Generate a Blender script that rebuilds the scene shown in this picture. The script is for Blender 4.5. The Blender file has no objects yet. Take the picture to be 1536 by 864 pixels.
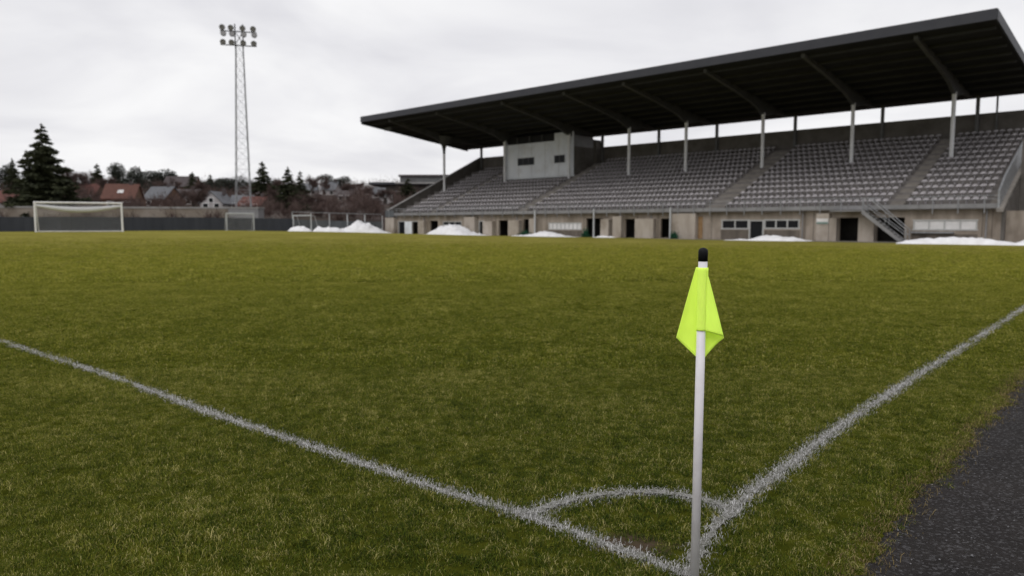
import bpy, bmesh, math, random
import numpy as np
from mathutils import Vector, Matrix, noise as mnoise
random.seed(7); RNG = np.random.default_rng(7)
SC = bpy.context.scene; COL = SC.collection
R = math.radians

# ------------------------------------------------------------------ camera, sky, sun, exposure
cam = bpy.data.cameras.new('camera'); CAM = bpy.data.objects.new('camera', cam); COL.objects.link(CAM)
CAM.location = (0, 0, 1.615); CAM.rotation_euler = (R(90 - 5.024), 0, 0)
cam.sensor_width = 36.0; cam.lens = 36.0 * 1092 / 1536; cam.clip_start = 0.05; cam.clip_end = 6000
cam.dof.use_dof = True; cam.dof.focus_distance = 3.6; cam.dof.aperture_fstop = 2.3
SC.camera = CAM
SUN_EL, SUN_AZ = R(48), R(215)
W = bpy.data.worlds.new("World"); SC.world = W; W.use_nodes = True
def world_nodes():
    nt = W.node_tree; nt.nodes.clear(); N = nt.nodes.new; L = nt.links.new
    out = N('ShaderNodeOutputWorld'); mix = N('ShaderNodeMixShader'); mix.inputs[0].default_value = 0.96
    sky = N('ShaderNodeTexSky'); sky.sky_type = 'NISHITA'; sky.sun_disc = False
    sky.sun_elevation = SUN_EL; sky.sun_rotation = SUN_AZ; sky.dust_density = 3
    b1 = N('ShaderNodeBackground'); b1.inputs[1].default_value = 0.1; L(sky.outputs[0], b1.inputs[0])
    tc = N('ShaderNodeTexCoord'); sep = N('ShaderNodeSeparateXYZ'); L(tc.outputs['Generated'], sep.inputs[0])
    ab = N('ShaderNodeMath'); ab.operation = 'ABSOLUTE'; L(sep.outputs[2], ab.inputs[0])
    ad = N('ShaderNodeMath'); ad.operation = 'ADD'; ad.inputs[1].default_value = 0.22; L(ab.outputs[0], ad.inputs[0])
    dx = N('ShaderNodeMath'); dx.operation = 'DIVIDE'; L(sep.outputs[0], dx.inputs[0]); L(ad.outputs[0], dx.inputs[1])
    dy = N('ShaderNodeMath'); dy.operation = 'DIVIDE'; L(sep.outputs[1], dy.inputs[0]); L(ad.outputs[0], dy.inputs[1])
    cmb = N('ShaderNodeCombineXYZ'); L(dx.outputs[0], cmb.inputs[0]); L(dy.outputs[0], cmb.inputs[1])
    n1 = N('ShaderNodeTexNoise'); n1.inputs['Scale'].default_value = 1.1; n1.inputs['Detail'].default_value = 5
    n1.inputs['Roughness'].default_value = 0.5; n1.inputs['Distortion'].default_value = 0.5; L(cmb.outputs[0], n1.inputs['Vector'])
    rp = N('ShaderNodeValToRGB'); e = rp.color_ramp.elements
    e[0].position = 0.32; e[0].color = (0.73, 0.725, 0.765, 1); e[1].position = 0.64; e[1].color = (1.0, 0.995, 1.0, 1)
    m = rp.color_ramp.elements.new(0.48); m.color = (0.865, 0.86, 0.885, 1)
    L(n1.outputs[0], rp.inputs[0])
    b2 = N('ShaderNodeBackground'); b2.inputs[1].default_value = 0.99; L(rp.outputs[0], b2.inputs[0])
    L(b1.outputs[0], mix.inputs[1]); L(b2.outputs[0], mix.inputs[2]); L(mix.outputs[0], out.inputs[0])
world_nodes()
sl = bpy.data.lights.new('sun', 'SUN'); sl.energy = 0.9; sl.angle = R(30); sl.color = (1, 0.985, 0.96)
SUN = bpy.data.objects.new('sun', sl); COL.objects.link(SUN)
SUN.rotation_euler = (R(90) - SUN_EL, 0, R(180) - SUN_AZ)
SC.view_settings.view_transform = 'Standard'; SC.view_settings.look = 'None'
SC.view_settings.exposure = 0.0; SC.view_settings.gamma = 1.0
SC.cycles.max_bounces = 6; SC.cycles.diffuse_bounces = 3; SC.cycles.transparent_max_bounces = 8

# ------------------------------------------------------------------ materials
def mat(name, c1, c2=None, scale=2.0, rough=0.8, bump=0.0, bscale=30.0, metallic=0.0, detail=5, coords='Object',
        lo=0.35, hi=0.65, stretch=None, spec=0.3, c3=None, scale3=0.6, fac3=0.5, transl=0.0):
    m = bpy.data.materials.new(name); m.use_nodes = True
    nt = m.node_tree; N = nt.nodes.new; L = nt.links.new; b = nt.nodes['Principled BSDF']
    b.inputs['Roughness'].default_value = rough; b.inputs['Metallic'].default_value = metallic
    b.inputs['Specular IOR Level'].default_value = spec
    if c2 is None and not bump:
        b.inputs['Base Color'].default_value = (*c1, 1)
    if coords == 'World':
        vec = N('ShaderNodeNewGeometry').outputs['Position']
    else:
        vec = N('ShaderNodeTexCoord').outputs[coords]
    if stretch:
        mp = N('ShaderNodeMapping'); mp.inputs['Scale'].default_value = stretch; L(vec, mp.inputs[0]); v2 = mp.outputs[0]
    else: v2 = vec
    col = None
    if c2 is not None:
        n = N('ShaderNodeTexNoise'); n.inputs['Scale'].default_value = scale; n.inputs['Detail'].default_value = detail
        n.inputs['Roughness'].default_value = 0.62; L(v2, n.inputs['Vector'])
        r = N('ShaderNodeValToRGB'); r.color_ramp.elements[0].position = lo; r.color_ramp.elements[1].position = hi
        r.color_ramp.elements[0].color = (*c1, 1); r.color_ramp.elements[1].color = (*c2, 1); L(n.outputs[0], r.inputs[0]); col = r.outputs[0]
        if c3 is not None:
            n3 = N('ShaderNodeTexNoise'); n3.inputs['Scale'].default_value = scale3; n3.inputs['Detail'].default_value = 6; L(vec, n3.inputs['Vector'])
            mr = N('ShaderNodeMapRange'); mr.inputs[1].default_value = 0.48; mr.inputs[2].default_value = 0.72; mr.inputs[4].default_value = fac3
            L(n3.outputs[0], mr.inputs[0]); mx = N('ShaderNodeMixRGB'); L(mr.outputs[0], mx.inputs[0]); L(col, mx.inputs[1])
            mx.inputs[2].default_value = (*c3, 1); col = mx.outputs[0]
        L(col, b.inputs['Base Color'])
    else:
        b.inputs['Base Color'].default_value = (*c1, 1)
    if bump:
        n2 = N('ShaderNodeTexNoise'); n2.inputs['Scale'].default_value = bscale; n2.inputs['Detail'].default_value = 6; L(vec, n2.inputs['Vector'])
        bp = N('ShaderNodeBump'); bp.inputs['Strength'].default_value = bump; bp.inputs['Distance'].default_value = 0.02
        L(n2.outputs[0], bp.inputs['Height']); L(bp.outputs[0], b.inputs['Normal'])
    if transl:
        t = N('ShaderNodeBsdfTranslucent'); mxs = N('ShaderNodeMixShader'); mxs.inputs[0].default_value = transl
        if col is not None: L(col, t.inputs[0])
        else: t.inputs[0].default_value = (*c1, 1)
        o = nt.nodes['Material Output']; L(b.outputs[0], mxs.inputs[1]); L(t.outputs[0], mxs.inputs[2]); L(mxs.outputs[0], o.inputs[0])
    return m

M = {}
M['concrete'] = mat('concrete', (0.225, 0.188, 0.152), (0.36, 0.31, 0.262), 1.1, 0.9, 0.3, 12, stretch=(1, 1, 0.18), c3=(0.11, 0.085, 0.06), scale3=0.45, fac3=0.7)
M['pier'] = mat('pier_concrete', (0.315, 0.272, 0.23), (0.42, 0.372, 0.325), 0.9, 0.9, 0.25, 12, stretch=(1, 1, 0.3), c3=(0.17, 0.135, 0.105), scale3=0.7, fac3=0.6)
M['terrace'] = mat('terrace_concrete', (0.13, 0.12, 0.115), (0.195, 0.18, 0.172), 1.1, 0.9, 0.2, 14)
M['stepc'] = mat('aisle_concrete', (0.17, 0.155, 0.138), (0.24, 0.22, 0.20), 1.3, 0.9, 0.2, 14)
M['darkwall'] = mat('dark_concrete', (0.095, 0.086, 0.076), (0.145, 0.132, 0.12), 0.8, 0.9, 0.2, 10)
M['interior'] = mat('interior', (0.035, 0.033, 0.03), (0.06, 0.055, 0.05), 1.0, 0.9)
M['stained'] = mat('stained_concrete', (0.085, 0.072, 0.06), (0.16, 0.135, 0.112), 1.2, 0.9, 0.3, 12, stretch=(1, 1, 0.3))
M['rust'] = mat('rust_stain', (0.24, 0.13, 0.05), (0.30, 0.2, 0.11), 2.0, 0.9)
M['roof'] = mat('roof_sheet', (0.010, 0.010, 0.010), (0.016, 0.0155, 0.015), 0.6, 0.75)
M['fascia'] = mat('fascia_metal', (0.028, 0.029, 0.037), (0.037, 0.038, 0.046), 0.5, 0.55, spec=0.4)
M['purlin'] = mat('purlin_paint', (0.030, 0.030, 0.030), (0.042, 0.041, 0.040), 0.8, 0.8)
M['rafter'] = mat('rafter_paint', (0.062, 0.062, 0.06), (0.085, 0.083, 0.08), 0.8, 0.7)
M['column'] = mat('column_paint', (0.66, 0.66, 0.67), (0.76, 0.76, 0.77), 1.2, 0.5)
M['rearpost'] = mat('rear_post_paint', (0.10, 0.10, 0.10), (0.14, 0.14, 0.14), 1.2, 0.6)
M['galv'] = mat('galvanised', (0.20, 0.205, 0.215), (0.31, 0.315, 0.325), 3, 0.5, metallic=0.3)
M['kick'] = mat('kick_panel', (0.19, 0.187, 0.19), (0.25, 0.246, 0.25), 0.9, 0.6)
M['seat'] = mat('seat_plastic', (0.28, 0.262, 0.27), (0.44, 0.415, 0.43), 2.6, 0.45, coords='World')
M['press'] = mat('press_panel', (0.66, 0.69, 0.735), (0.76, 0.785, 0.82), 0.5, 0.7, stretch=(1, 1, 0.4), c3=(0.48, 0.47, 0.46), scale3=0.7, fac3=0.5)
M['glass'] = mat('dark_glass', (0.012, 0.013, 0.015), None, rough=0.25, spec=0.12)
M['frame'] = mat('window_frame', (0.36, 0.36, 0.35), (0.44, 0.44, 0.43), 3, 0.6)
M['whitepanel'] = mat('white_panel', (0.58, 0.57, 0.56), (0.70, 0.68, 0.675), 1.0, 0.6)
M['snow'] = mat('snow', (0.76, 0.755, 0.775), (0.88, 0.875, 0.89), 1.3, 0.85, 0.5, 3, c3=(0.55, 0.52, 0.50), scale3=0.9, fac3=0.35)
M['white'] = mat('white_paint', (0.70, 0.69, 0.68), (0.80, 0.79, 0.78), 2, 0.5)
M['greypaint'] = mat('grey_white_paint', (0.40, 0.41, 0.42), (0.50, 0.51, 0.52), 2, 0.5)
M['pole'] = mat('pole_plastic', (0.76, 0.73, 0.76), (0.83, 0.80, 0.83), 12, 0.4, c3=(0.56, 0.52, 0.52), scale3=9, fac3=0.4)
M['cap'] = mat('black_rubber', (0.006, 0.006, 0.007), (0.010, 0.010, 0.011), 30, 0.6, spec=0.15)
def cloth_mat(name, c, tr):      # fluorescent cloth: diffuse and translucent, returning a little more green light than it receives
    m = bpy.data.materials.new(name); m.use_nodes = True; nt = m.node_tree; N = nt.nodes.new; L = nt.links.new; nt.nodes.remove(nt.nodes['Principled BSDF'])
    pos = N('ShaderNodeNewGeometry').outputs['Position']; n = N('ShaderNodeTexNoise'); n.inputs['Scale'].default_value = 14; L(pos, n.inputs['Vector'])
    mx = N('ShaderNodeMixRGB'); L(n.outputs[0], mx.inputs[0]); mx.inputs[1].default_value = (c[0] * .92, c[1] * .94, c[2] * .9, 1); mx.inputs[2].default_value = (c[0] * 1.06, c[1] * 1.05, c[2] * 1.1, 1)
    wv = N('ShaderNodeTexNoise'); wv.inputs['Scale'].default_value = 420; L(pos, wv.inputs['Vector']); bp = N('ShaderNodeBump'); bp.inputs['Strength'].default_value = .12; bp.inputs['Distance'].default_value = .002; L(wv.outputs[0], bp.inputs['Height'])
    d = N('ShaderNodeBsdfDiffuse'); t = N('ShaderNodeBsdfTranslucent'); s = N('ShaderNodeMixShader'); s.inputs[0].default_value = tr
    for b in (d, t): L(mx.outputs[0], b.inputs[0]); L(bp.outputs[0], b.inputs['Normal'])
    L(d.outputs[0], s.inputs[1]); L(t.outputs[0], s.inputs[2]); L(s.outputs[0], nt.nodes['Material Output'].inputs[0]); return m
M['flag'] = cloth_mat('flag_cloth', (1.10, 1.30, 0.27), 0.38)
M['hem'] = cloth_mat('flag_hem', (0.80, 1.02, 0.15), 0.2)
M['net'] = mat('net', (0.45, 0.45, 0.45), None, rough=0.8)
M['netwhite'] = mat('net_white', (0.6, 0.6, 0.6), None, rough=0.8)
M['navy'] = mat('navy_tarp', (0.025, 0.028, 0.036), (0.035, 0.038, 0.047), 0.5, 0.7, stretch=(1, 1, 0.3), bump=0.15, bscale=3)
M['teal'] = mat('grey_tarp', (0.075, 0.082, 0.088), (0.10, 0.107, 0.112), 0.5, 0.7, stretch=(1, 1, 0.3), bump=0.15, bscale=3)
M['beige'] = mat('beige_wall', (0.20, 0.165, 0.13), (0.27, 0.235, 0.20), 0.35, 0.9, stretch=(1, 1, 2.0), c3=(0.15, 0.11, 0.07), scale3=0.2, fac3=0.6)
M['coping'] = mat('coping', (0.26, 0.25, 0.24), (0.33, 0.32, 0.31), 1, 0.8)
M['bark'] = mat('bark', (0.05, 0.04, 0.033), (0.08, 0.065, 0.055), 3, 0.9)
M['twig'] = mat('twig', (0.07, 0.045, 0.04), (0.11, 0.075, 0.065), 0.6, 0.9)
M['spruce'] = mat('spruce_needles', (0.024, 0.029, 0.014), (0.052, 0.058, 0.026), 0.5, 0.8, transl=0.1)
M['yew'] = mat('dark_evergreen', (0.020, 0.026, 0.02), (0.045, 0.05, 0.036), 0.5, 0.8, transl=0.1)
M['shrubgreen'] = mat('bright_evergreen', (0.010, 0.06, 0.03), (0.02, 0.10, 0.05), 3, 0.7, transl=0.1)
M['tile_orange'] = mat('orange_tiles', (0.09, 0.042, 0.032), (0.125, 0.058, 0.044), 1.5, 0.85, bump=0.4, bscale=6)
M['tile_red'] = mat('red_tiles', (0.10, 0.042, 0.034), (0.15, 0.062, 0.05), 1.5, 0.85, bump=0.4, bscale=6)
M['tile_grey'] = mat('grey_slate', (0.11, 0.113, 0.123), (0.15, 0.154, 0.165), 1.5, 0.8, bump=0.4, bscale=6)
M['tile_dark'] = mat('dark_tiles', (0.06, 0.05, 0.05), (0.09, 0.075, 0.075), 1.5, 0.85, bump=0.4, bscale=6)
M['render_white'] = mat('white_render', (0.33, 0.31, 0.31), (0.42, 0.40, 0.40), 0.8, 0.9)
M['render_brown'] = mat('brown_boards', (0.10, 0.055, 0.035), (0.14, 0.08, 0.05), 0.8, 0.9)
M['render_beige'] = mat('beige_render', (0.26, 0.22, 0.19), (0.33, 0.29, 0.26), 0.8, 0.9)
M['hill'] = mat('hillside', (0.045, 0.031, 0.026), (0.075, 0.052, 0.045), 0.12, 0.95, bump=0.5, bscale=1.0, c3=(0.040, 0.040, 0.02), scale3=0.05, fac3=0.6)
M['apron'] = mat('apron', (0.13, 0.115, 0.10), (0.19, 0.175, 0.16), 0.6, 0.9)
M['asphalt'] = None
M['stone'] = mat('loose_stone', (0.10, 0.10, 0.105), (0.22, 0.215, 0.22), 60, 0.8, coords='World')

def asphalt_mat():
    m = bpy.data.materials.new('asphalt'); m.use_nodes = True
    nt = m.node_tree; N = nt.nodes.new; L = nt.links.new; b = nt.nodes['Principled BSDF']
    pos = N('ShaderNodeNewGeometry').outputs['Position']
    v = N('ShaderNodeTexVoronoi'); v.inputs['Scale'].default_value = 75; L(pos, v.inputs['Vector'])
    v2 = N('ShaderNodeTexVoronoi'); v2.inputs['Scale'].default_value = 32; L(pos, v2.inputs['Vector'])
    n = N('ShaderNodeTexNoise'); n.inputs['Scale'].default_value = 2.2; n.inputs['Detail'].default_value = 8; L(pos, n.inputs['Vector'])
    r = N('ShaderNodeValToRGB'); e = r.color_ramp.elements; e[0].position = 0.3; e[0].color = (0.0115, 0.0095, 0.0088, 1); e[1].position = 0.7; e[1].color = (0.027, 0.0228, 0.0212, 1)
    L(n.outputs[0], r.inputs[0])
    sp = N('ShaderNodeSeparateColor'); L(v.outputs['Color'], sp.inputs[0])
    r2 = N('ShaderNodeValToRGB'); e = r2.color_ramp.elements; e[0].position = 0.72; e[0].color = (0, 0, 0, 1); e[1].position = 1.0; e[1].color = (1, 1, 1, 1); L(sp.outputs[0], r2.inputs[0])
    mx = N('ShaderNodeMixRGB'); L(r2.outputs[0], mx.inputs[0]); L(r.outputs[0], mx.inputs[1]); mx.inputs[2].default_value = (0.075, 0.072, 0.074, 1)
    L(mx.outputs[0], b.inputs['Base Color']); b.inputs['Roughness'].default_value = 0.8; b.inputs['Specular IOR Level'].default_value = 0.15
    ad = N('ShaderNodeMath'); ad.operation = 'ADD'; L(v.outputs['Distance'], ad.inputs[0]); L(v2.outputs['Distance'], ad.inputs[1])
    bp = N('ShaderNodeBump'); bp.inputs['Strength'].default_value = 1.0; bp.inputs['Distance'].default_value = 0.012; bp.invert = True
    L(ad.outputs[0], bp.inputs['Height']); L(bp.outputs[0], b.inputs['Normal'])
    return m
M['asphalt'] = asphalt_mat()

def blade_mat(name, ramp, pos_mix=True, dry=None):
    m = bpy.data.materials.new(name); m.use_nodes = True
    nt = m.node_tree; N = nt.nodes.new; L = nt.links.new; b = nt.nodes['Principled BSDF']
    at = N('ShaderNodeAttribute'); at.attribute_name = 'tint'
    fac = at.outputs['Fac']
    if pos_mix:
        pos = N('ShaderNodeNewGeometry').outputs['Position']
        n = N('ShaderNodeTexNoise'); n.inputs['Scale'].default_value = 0.9; n.inputs['Detail'].default_value = 6; n.inputs['Roughness'].default_value = 0.65; L(pos, n.inputs['Vector'])
        s = N('ShaderNodeMath'); s.operation = 'MULTIPLY_ADD'; s.inputs[1].default_value = 0.85; s.inputs[2].default_value = -0.425; L(n.outputs[0], s.inputs[0])
        n2 = N('ShaderNodeTexNoise'); n2.inputs['Scale'].default_value = 7; n2.inputs['Detail'].default_value = 4; L(pos, n2.inputs['Vector'])
        s2 = N('ShaderNodeMath'); s2.operation = 'MULTIPLY_ADD'; s2.inputs[1].default_value = 0.9; s2.inputs[2].default_value = -0.45; L(n2.outputs[0], s2.inputs[0])
        oi = N('ShaderNodeObjectInfo'); s3 = N('ShaderNodeMath'); s3.operation = 'MULTIPLY_ADD'; s3.inputs[1].default_value = 0.3; s3.inputs[2].default_value = -0.15; L(oi.outputs['Random'], s3.inputs[0])
        for q in (s, s2, s3):
            a = N('ShaderNodeMath'); a.operation = 'ADD'; L(fac, a.inputs[0]); L(q.outputs[0], a.inputs[1]); fac = a.outputs[0]
    def mk(rm):
        r = N('ShaderNodeValToRGB'); el = r.color_ramp.elements
        el[0].position = rm[0][0]; el[0].color = (*rm[0][1], 1); el[1].position = rm[-1][0]; el[1].color = (*rm[-1][1], 1)
        for p, c in rm[1:-1]:
            x = el.new(p); x.color = (*c, 1)
        L(fac, r.inputs[0]); return r
    r = mk(ramp)
    if dry:      # near shading and far brightness painted in: blades turn lighter, yellower away from corner
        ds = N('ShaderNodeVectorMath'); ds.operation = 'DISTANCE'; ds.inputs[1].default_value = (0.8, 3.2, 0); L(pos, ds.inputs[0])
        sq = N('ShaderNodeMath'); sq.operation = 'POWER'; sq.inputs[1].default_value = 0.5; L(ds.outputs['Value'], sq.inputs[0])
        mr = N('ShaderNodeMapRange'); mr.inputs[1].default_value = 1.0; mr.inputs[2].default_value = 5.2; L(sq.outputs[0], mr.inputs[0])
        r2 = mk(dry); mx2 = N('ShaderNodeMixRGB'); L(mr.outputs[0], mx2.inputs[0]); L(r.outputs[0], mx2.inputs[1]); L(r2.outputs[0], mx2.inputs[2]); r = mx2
    L(r.outputs[0], b.inputs['Base Color']); b.inputs['Roughness'].default_value = 0.6; b.inputs['Specular IOR Level'].default_value = 0.08
    t = N('ShaderNodeBsdfTranslucent'); L(r.outputs[0], t.inputs[0]); mx = N('ShaderNodeMixShader'); mx.inputs[0].default_value = 0.3
    L(b.outputs[0], mx.inputs[1]); L(t.outputs[0], mx.inputs[2]); L(mx.outputs[0], nt.nodes['Material Output'].inputs[0])
    return m
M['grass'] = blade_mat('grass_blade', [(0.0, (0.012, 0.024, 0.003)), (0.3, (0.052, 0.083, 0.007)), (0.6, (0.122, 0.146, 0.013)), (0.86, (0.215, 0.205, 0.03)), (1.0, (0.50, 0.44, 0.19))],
                       dry=[(0.0, (0.11, 0.135, 0.007)), (0.5, (0.275, 0.272, 0.026)), (1.0, (0.50, 0.45, 0.11))])  # second ramp paints the brightness of the distant grass into its blade colour
M['painted'] = blade_mat('painted_blade', [(0.0, (0.06, 0.07, 0.025)), (0.3, (0.20, 0.20, 0.17)), (0.6, (0.46, 0.45, 0.43)), (1.0, (0.80, 0.79, 0.80))], False)

def turf_mat():
    m = bpy.data.materials.new('turf'); m.use_nodes = True
    nt = m.node_tree; N = nt.nodes.new; L = nt.links.new; b = nt.nodes['Principled BSDF']
    pos = N('ShaderNodeNewGeometry').outputs['Position']
    def nz(sc, det=6):
        n = N('ShaderNodeTexNoise'); n.inputs['Scale'].default_value = sc; n.inputs['Detail'].default_value = det; n.inputs['Roughness'].default_value = 0.65
        L(pos, n.inputs['Vector']); return n.outputs[0]
    r = N('ShaderNodeValToRGB'); e = r.color_ramp.elements
    e[0].position = 0.3; e[0].color = (0.040, 0.048, 0.006, 1); e[1].position = 0.7; e[1].color = (0.085, 0.088, 0.012, 1)
    L(nz(0.35), r.inputs[0])
    r2 = N('ShaderNodeValToRGB'); e = r2.color_ramp.elements
    e[0].position = 0.35; e[0].color = (0.55, 0.6, 0.5, 1); e[1].position = 0.65; e[1].color = (1.25, 1.2, 1.2, 1)
    L(nz(7, 8), r2.inputs[0])
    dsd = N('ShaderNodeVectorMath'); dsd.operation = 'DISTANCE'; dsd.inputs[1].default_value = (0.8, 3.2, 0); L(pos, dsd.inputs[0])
    mrd = N('ShaderNodeMapRange'); mrd.inputs[1].default_value = 12; mrd.inputs[2].default_value = 60; L(dsd.outputs['Value'], mrd.inputs[0])  # turf painted lighter with distance too, imitating sky sheen at a grazing view
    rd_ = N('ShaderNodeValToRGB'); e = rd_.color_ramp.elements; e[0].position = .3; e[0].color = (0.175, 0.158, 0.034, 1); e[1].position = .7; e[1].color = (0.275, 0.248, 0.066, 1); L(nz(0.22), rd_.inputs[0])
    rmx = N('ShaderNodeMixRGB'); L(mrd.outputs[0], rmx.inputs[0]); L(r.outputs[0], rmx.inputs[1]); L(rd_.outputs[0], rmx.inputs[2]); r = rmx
    mu = N('ShaderNodeMixRGB'); mu.blend_type = 'MULTIPLY'; mu.inputs[0].default_value = 1; L(r.outputs[0], mu.inputs[1]); L(r2.outputs[0], mu.inputs[2])
    # bare damp soil and moss between the blades of the trodden corner
    ln = N('ShaderNodeVectorMath'); ln.operation = 'DISTANCE'; ln.inputs[1].default_value = (0.62, 3.54, 0); L(pos, ln.inputs[0])
    ad = N('ShaderNodeMath'); ad.operation = 'MULTIPLY_ADD'; ad.inputs[1].default_value = 0.8; L(nz(6), ad.inputs[0]); L(ln.outputs['Value'], ad.inputs[2])
    mr = N('ShaderNodeMapRange'); mr.inputs[1].default_value = 0.45; mr.inputs[2].default_value = 0.65; mr.inputs[3].default_value = 1; mr.inputs[4].default_value = 0
    L(ad.outputs[0], mr.inputs[0])
    mx = N('ShaderNodeMixRGB'); L(mr.outputs[0], mx.inputs[0]); L(mu.outputs[0], mx.inputs[1]); mx.inputs[2].default_value = (0.075, 0.055, 0.038, 1)
    L(mx.outputs[0], b.inputs['Base Color']); b.inputs['Roughness'].default_value = 1.0; b.inputs['Specular IOR Level'].default_value = 0.0
    bp = N('ShaderNodeBump'); bp.inputs['Strength'].default_value = 0.7; bp.inputs['Distance'].default_value = 0.06; L(nz(9, 8), bp.inputs['Height']); L(bp.outputs[0], b.inputs['Normal'])
    return m
M['turf'] = turf_mat()

# ------------------------------------------------------------------ helpers
class MB:
    def __init__(s): s.v = []; s.f = []
    def add(s, vs, fs):
        o = len(s.v); s.v += [tuple(map(float, p)) for p in vs]; s.f += [tuple(i + o for i in f) for f in fs]; return s
    def box(s, x0, x1, y0, y1, z0, z1):
        return s.add([(x0, y0, z0), (x1, y0, z0), (x1, y1, z0), (x0, y1, z0), (x0, y0, z1), (x1, y0, z1), (x1, y1, z1), (x0, y1, z1)],
                     [(0, 3, 2, 1), (4, 5, 6, 7), (0, 1, 5, 4), (1, 2, 6, 5), (2, 3, 7, 6), (3, 0, 4, 7)])
    def prism(s, poly, x0, x1):      # poly of (y,z) extruded along x
        n = len(poly); v = [(x0, y, z) for y, z in poly] + [(x1, y, z) for y, z in poly]
        f = [tuple(range(n))[::-1], tuple(range(n, 2 * n))] + [(i, (i + 1) % n, n + (i + 1) % n, n + i) for i in range(n)]
        return s.add(v, f)
    def tube(s, pts, rad, n=8, caps=True):
        pts = [Vector(p) for p in pts]
        if not hasattr(rad, '__len__'): rad = [rad] * len(pts)
        vs = []; fs = []
        for i, p in enumerate(pts):
            d = (pts[min(i + 1, len(pts) - 1)] - pts[max(i - 1, 0)]).normalized()
            a = d.orthogonal().normalized() if abs(d.z) > 0.95 else d.cross(Vector((0, 0, 1))).normalized()
            if abs(d.z) > 0.95: a = (Vector((1, 0, 0)) - d * d.x).normalized()
            b = d.cross(a)
            for k in range(n):
                t = 2 * math.pi * k / n; vs.append(p + (a * math.cos(t) + b * math.sin(t)) * rad[i])
        for i in range(len(pts) - 1):
            for k in range(n):
                fs.append((i * n + k, i * n + (k + 1) % n, (i + 1) * n + (k + 1) % n, (i + 1) * n + k))
        if caps: fs.append(tuple(range(n))[::-1]); fs.append(tuple((len(pts) - 1) * n + k for k in range(n)))
        return s.add(vs, fs)
    def build(s, name, m, parent=None, smooth=False, loc=None):
        me = bpy.data.meshes.new(name); me.from_pydata(s.v, [], s.f); me.materials.append(m); me.update()
        bm = bmesh.new(); bm.from_mesh(me); bmesh.ops.recalc_face_normals(bm, faces=bm.faces); bm.to_mesh(me); bm.free()
        if smooth: me.polygons.foreach_set('use_smooth', [True] * len(me.polygons))
        o = bpy.data.objects.new(name, me); COL.objects.link(o)
        if parent: o.parent = parent
        if loc: o.location = loc
        return o
def npmesh(name, verts, faces, m, attrs=None, parent=None, smooth=False, link=True):
    """verts (n,3), faces (k,3|4) numpy"""
    me = bpy.data.meshes.new(name); n = faces.shape[1] if len(faces) else 3
    me.vertices.add(len(verts)); me.vertices.foreach_set('co', np.ascontiguousarray(verts, dtype=np.float32).ravel())
    if len(faces):
        me.loops.add(faces.size); me.loops.foreach_set('vertex_index', np.ascontiguousarray(faces, dtype=np.int32).ravel())
        me.polygons.add(len(faces)); me.polygons.foreach_set('loop_start', np.arange(0, faces.size, n, dtype=np.int32))
        if smooth: me.polygons.foreach_set('use_smooth', np.ones(len(faces), dtype=bool))
    me.update(calc_edges=True)
    for k, (ty, a) in (attrs or {}).items():
        at = me.attributes.new(k, ty, 'POINT')
        at.data.foreach_set('vector' if ty == 'FLOAT_VECTOR' else 'value', np.ascontiguousarray(a).ravel())
    if m: me.materials.append(m)
    o = bpy.data.objects.new(name, me)
    if link: COL.objects.link(o)
    if parent: o.parent = parent
    return o
def tag(o, label=None, cat=None, group=None, kind=None):
    if label: o['label'] = label
    if cat: o['category'] = cat
    if group: o['group'] = group
    if kind: o['kind'] = kind
    return o
def empty(name, loc=(0, 0, 0), rz=0.0):
    o = bpy.data.objects.new(name, None); COL.objects.link(o); o.location = loc; o.rotation_euler = (0, 0, rz); return o
def smooth(a, b, x):
    t = np.clip((np.asarray(x, dtype=float) - a) / (b - a), 0, 1); return t * t * (3 - 2 * t)

# ------------------------------------------------------------------ terrain
UD = np.array([-0.72916, 0.68434]); ND = np.array([0.68434, 0.72916])      # along the pitch / across it
def gh(x, y):      # height of the pitch: it climbs a little towards the far end
    u = x * UD[0] + y * UD[1]; v = x * ND[0] + y * ND[1]
    return (0.84 * smooth(25, 76, u) - 0.30 * smooth(86, 112, u)) * (1 - smooth(38, 76, v) * 1.0)
def hill(x, y0):
    y = y0
    x = np.asarray(x, dtype=float); y = np.asarray(y, dtype=float)
    fyl = np.interp(x, [-70, -33, -20], [100, 110, 117]); y = y - (fyl - 100) * (1 - smooth(fyl + 6, 165, y))
    h = np.interp(y, [100, 107, 118, 150, 190, 230, 300, 600, 3000], [-0.3, 0.5, 2.6, 4.6, 7.0, 10.8, 13.5, 14, 14])
    return -0.3 + (h + 0.3) * (1 - smooth(-7, 0, x + 19.6 - 0.94 * (np.maximum(np.asarray(y0, dtype=float), 116) - 116)))
xs = np.concatenate([np.linspace(-2500, -220, 20), np.linspace(-200, 60, 88), np.linspace(90, 2500, 20)])
ys = np.concatenate([np.linspace(-2500, -60, 15), np.linspace(-40, 100, 15), np.linspace(103, 320, 74), np.linspace(360, 3000, 20)])
X, Y = np.meshgrid(xs, ys); Z = hill(X, Y) + np.where(Y > 132, 0.35 * np.sin(X * .21) * np.cos(Y * .17), 0)
def gridfaces(nx, ny):
    i = np.arange(nx - 1)[None, :] + np.arange(ny - 1)[:, None] * nx; i = i.ravel()
    return np.stack([i, i + 1, i + nx + 1, i + nx], 1)
o = npmesh('terrain', np.stack([X.ravel(), Y.ravel(), Z.ravel()], 1), gridfaces(len(xs), len(ys)), M['hill'], smooth=True); tag(o, kind='structure')

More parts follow.
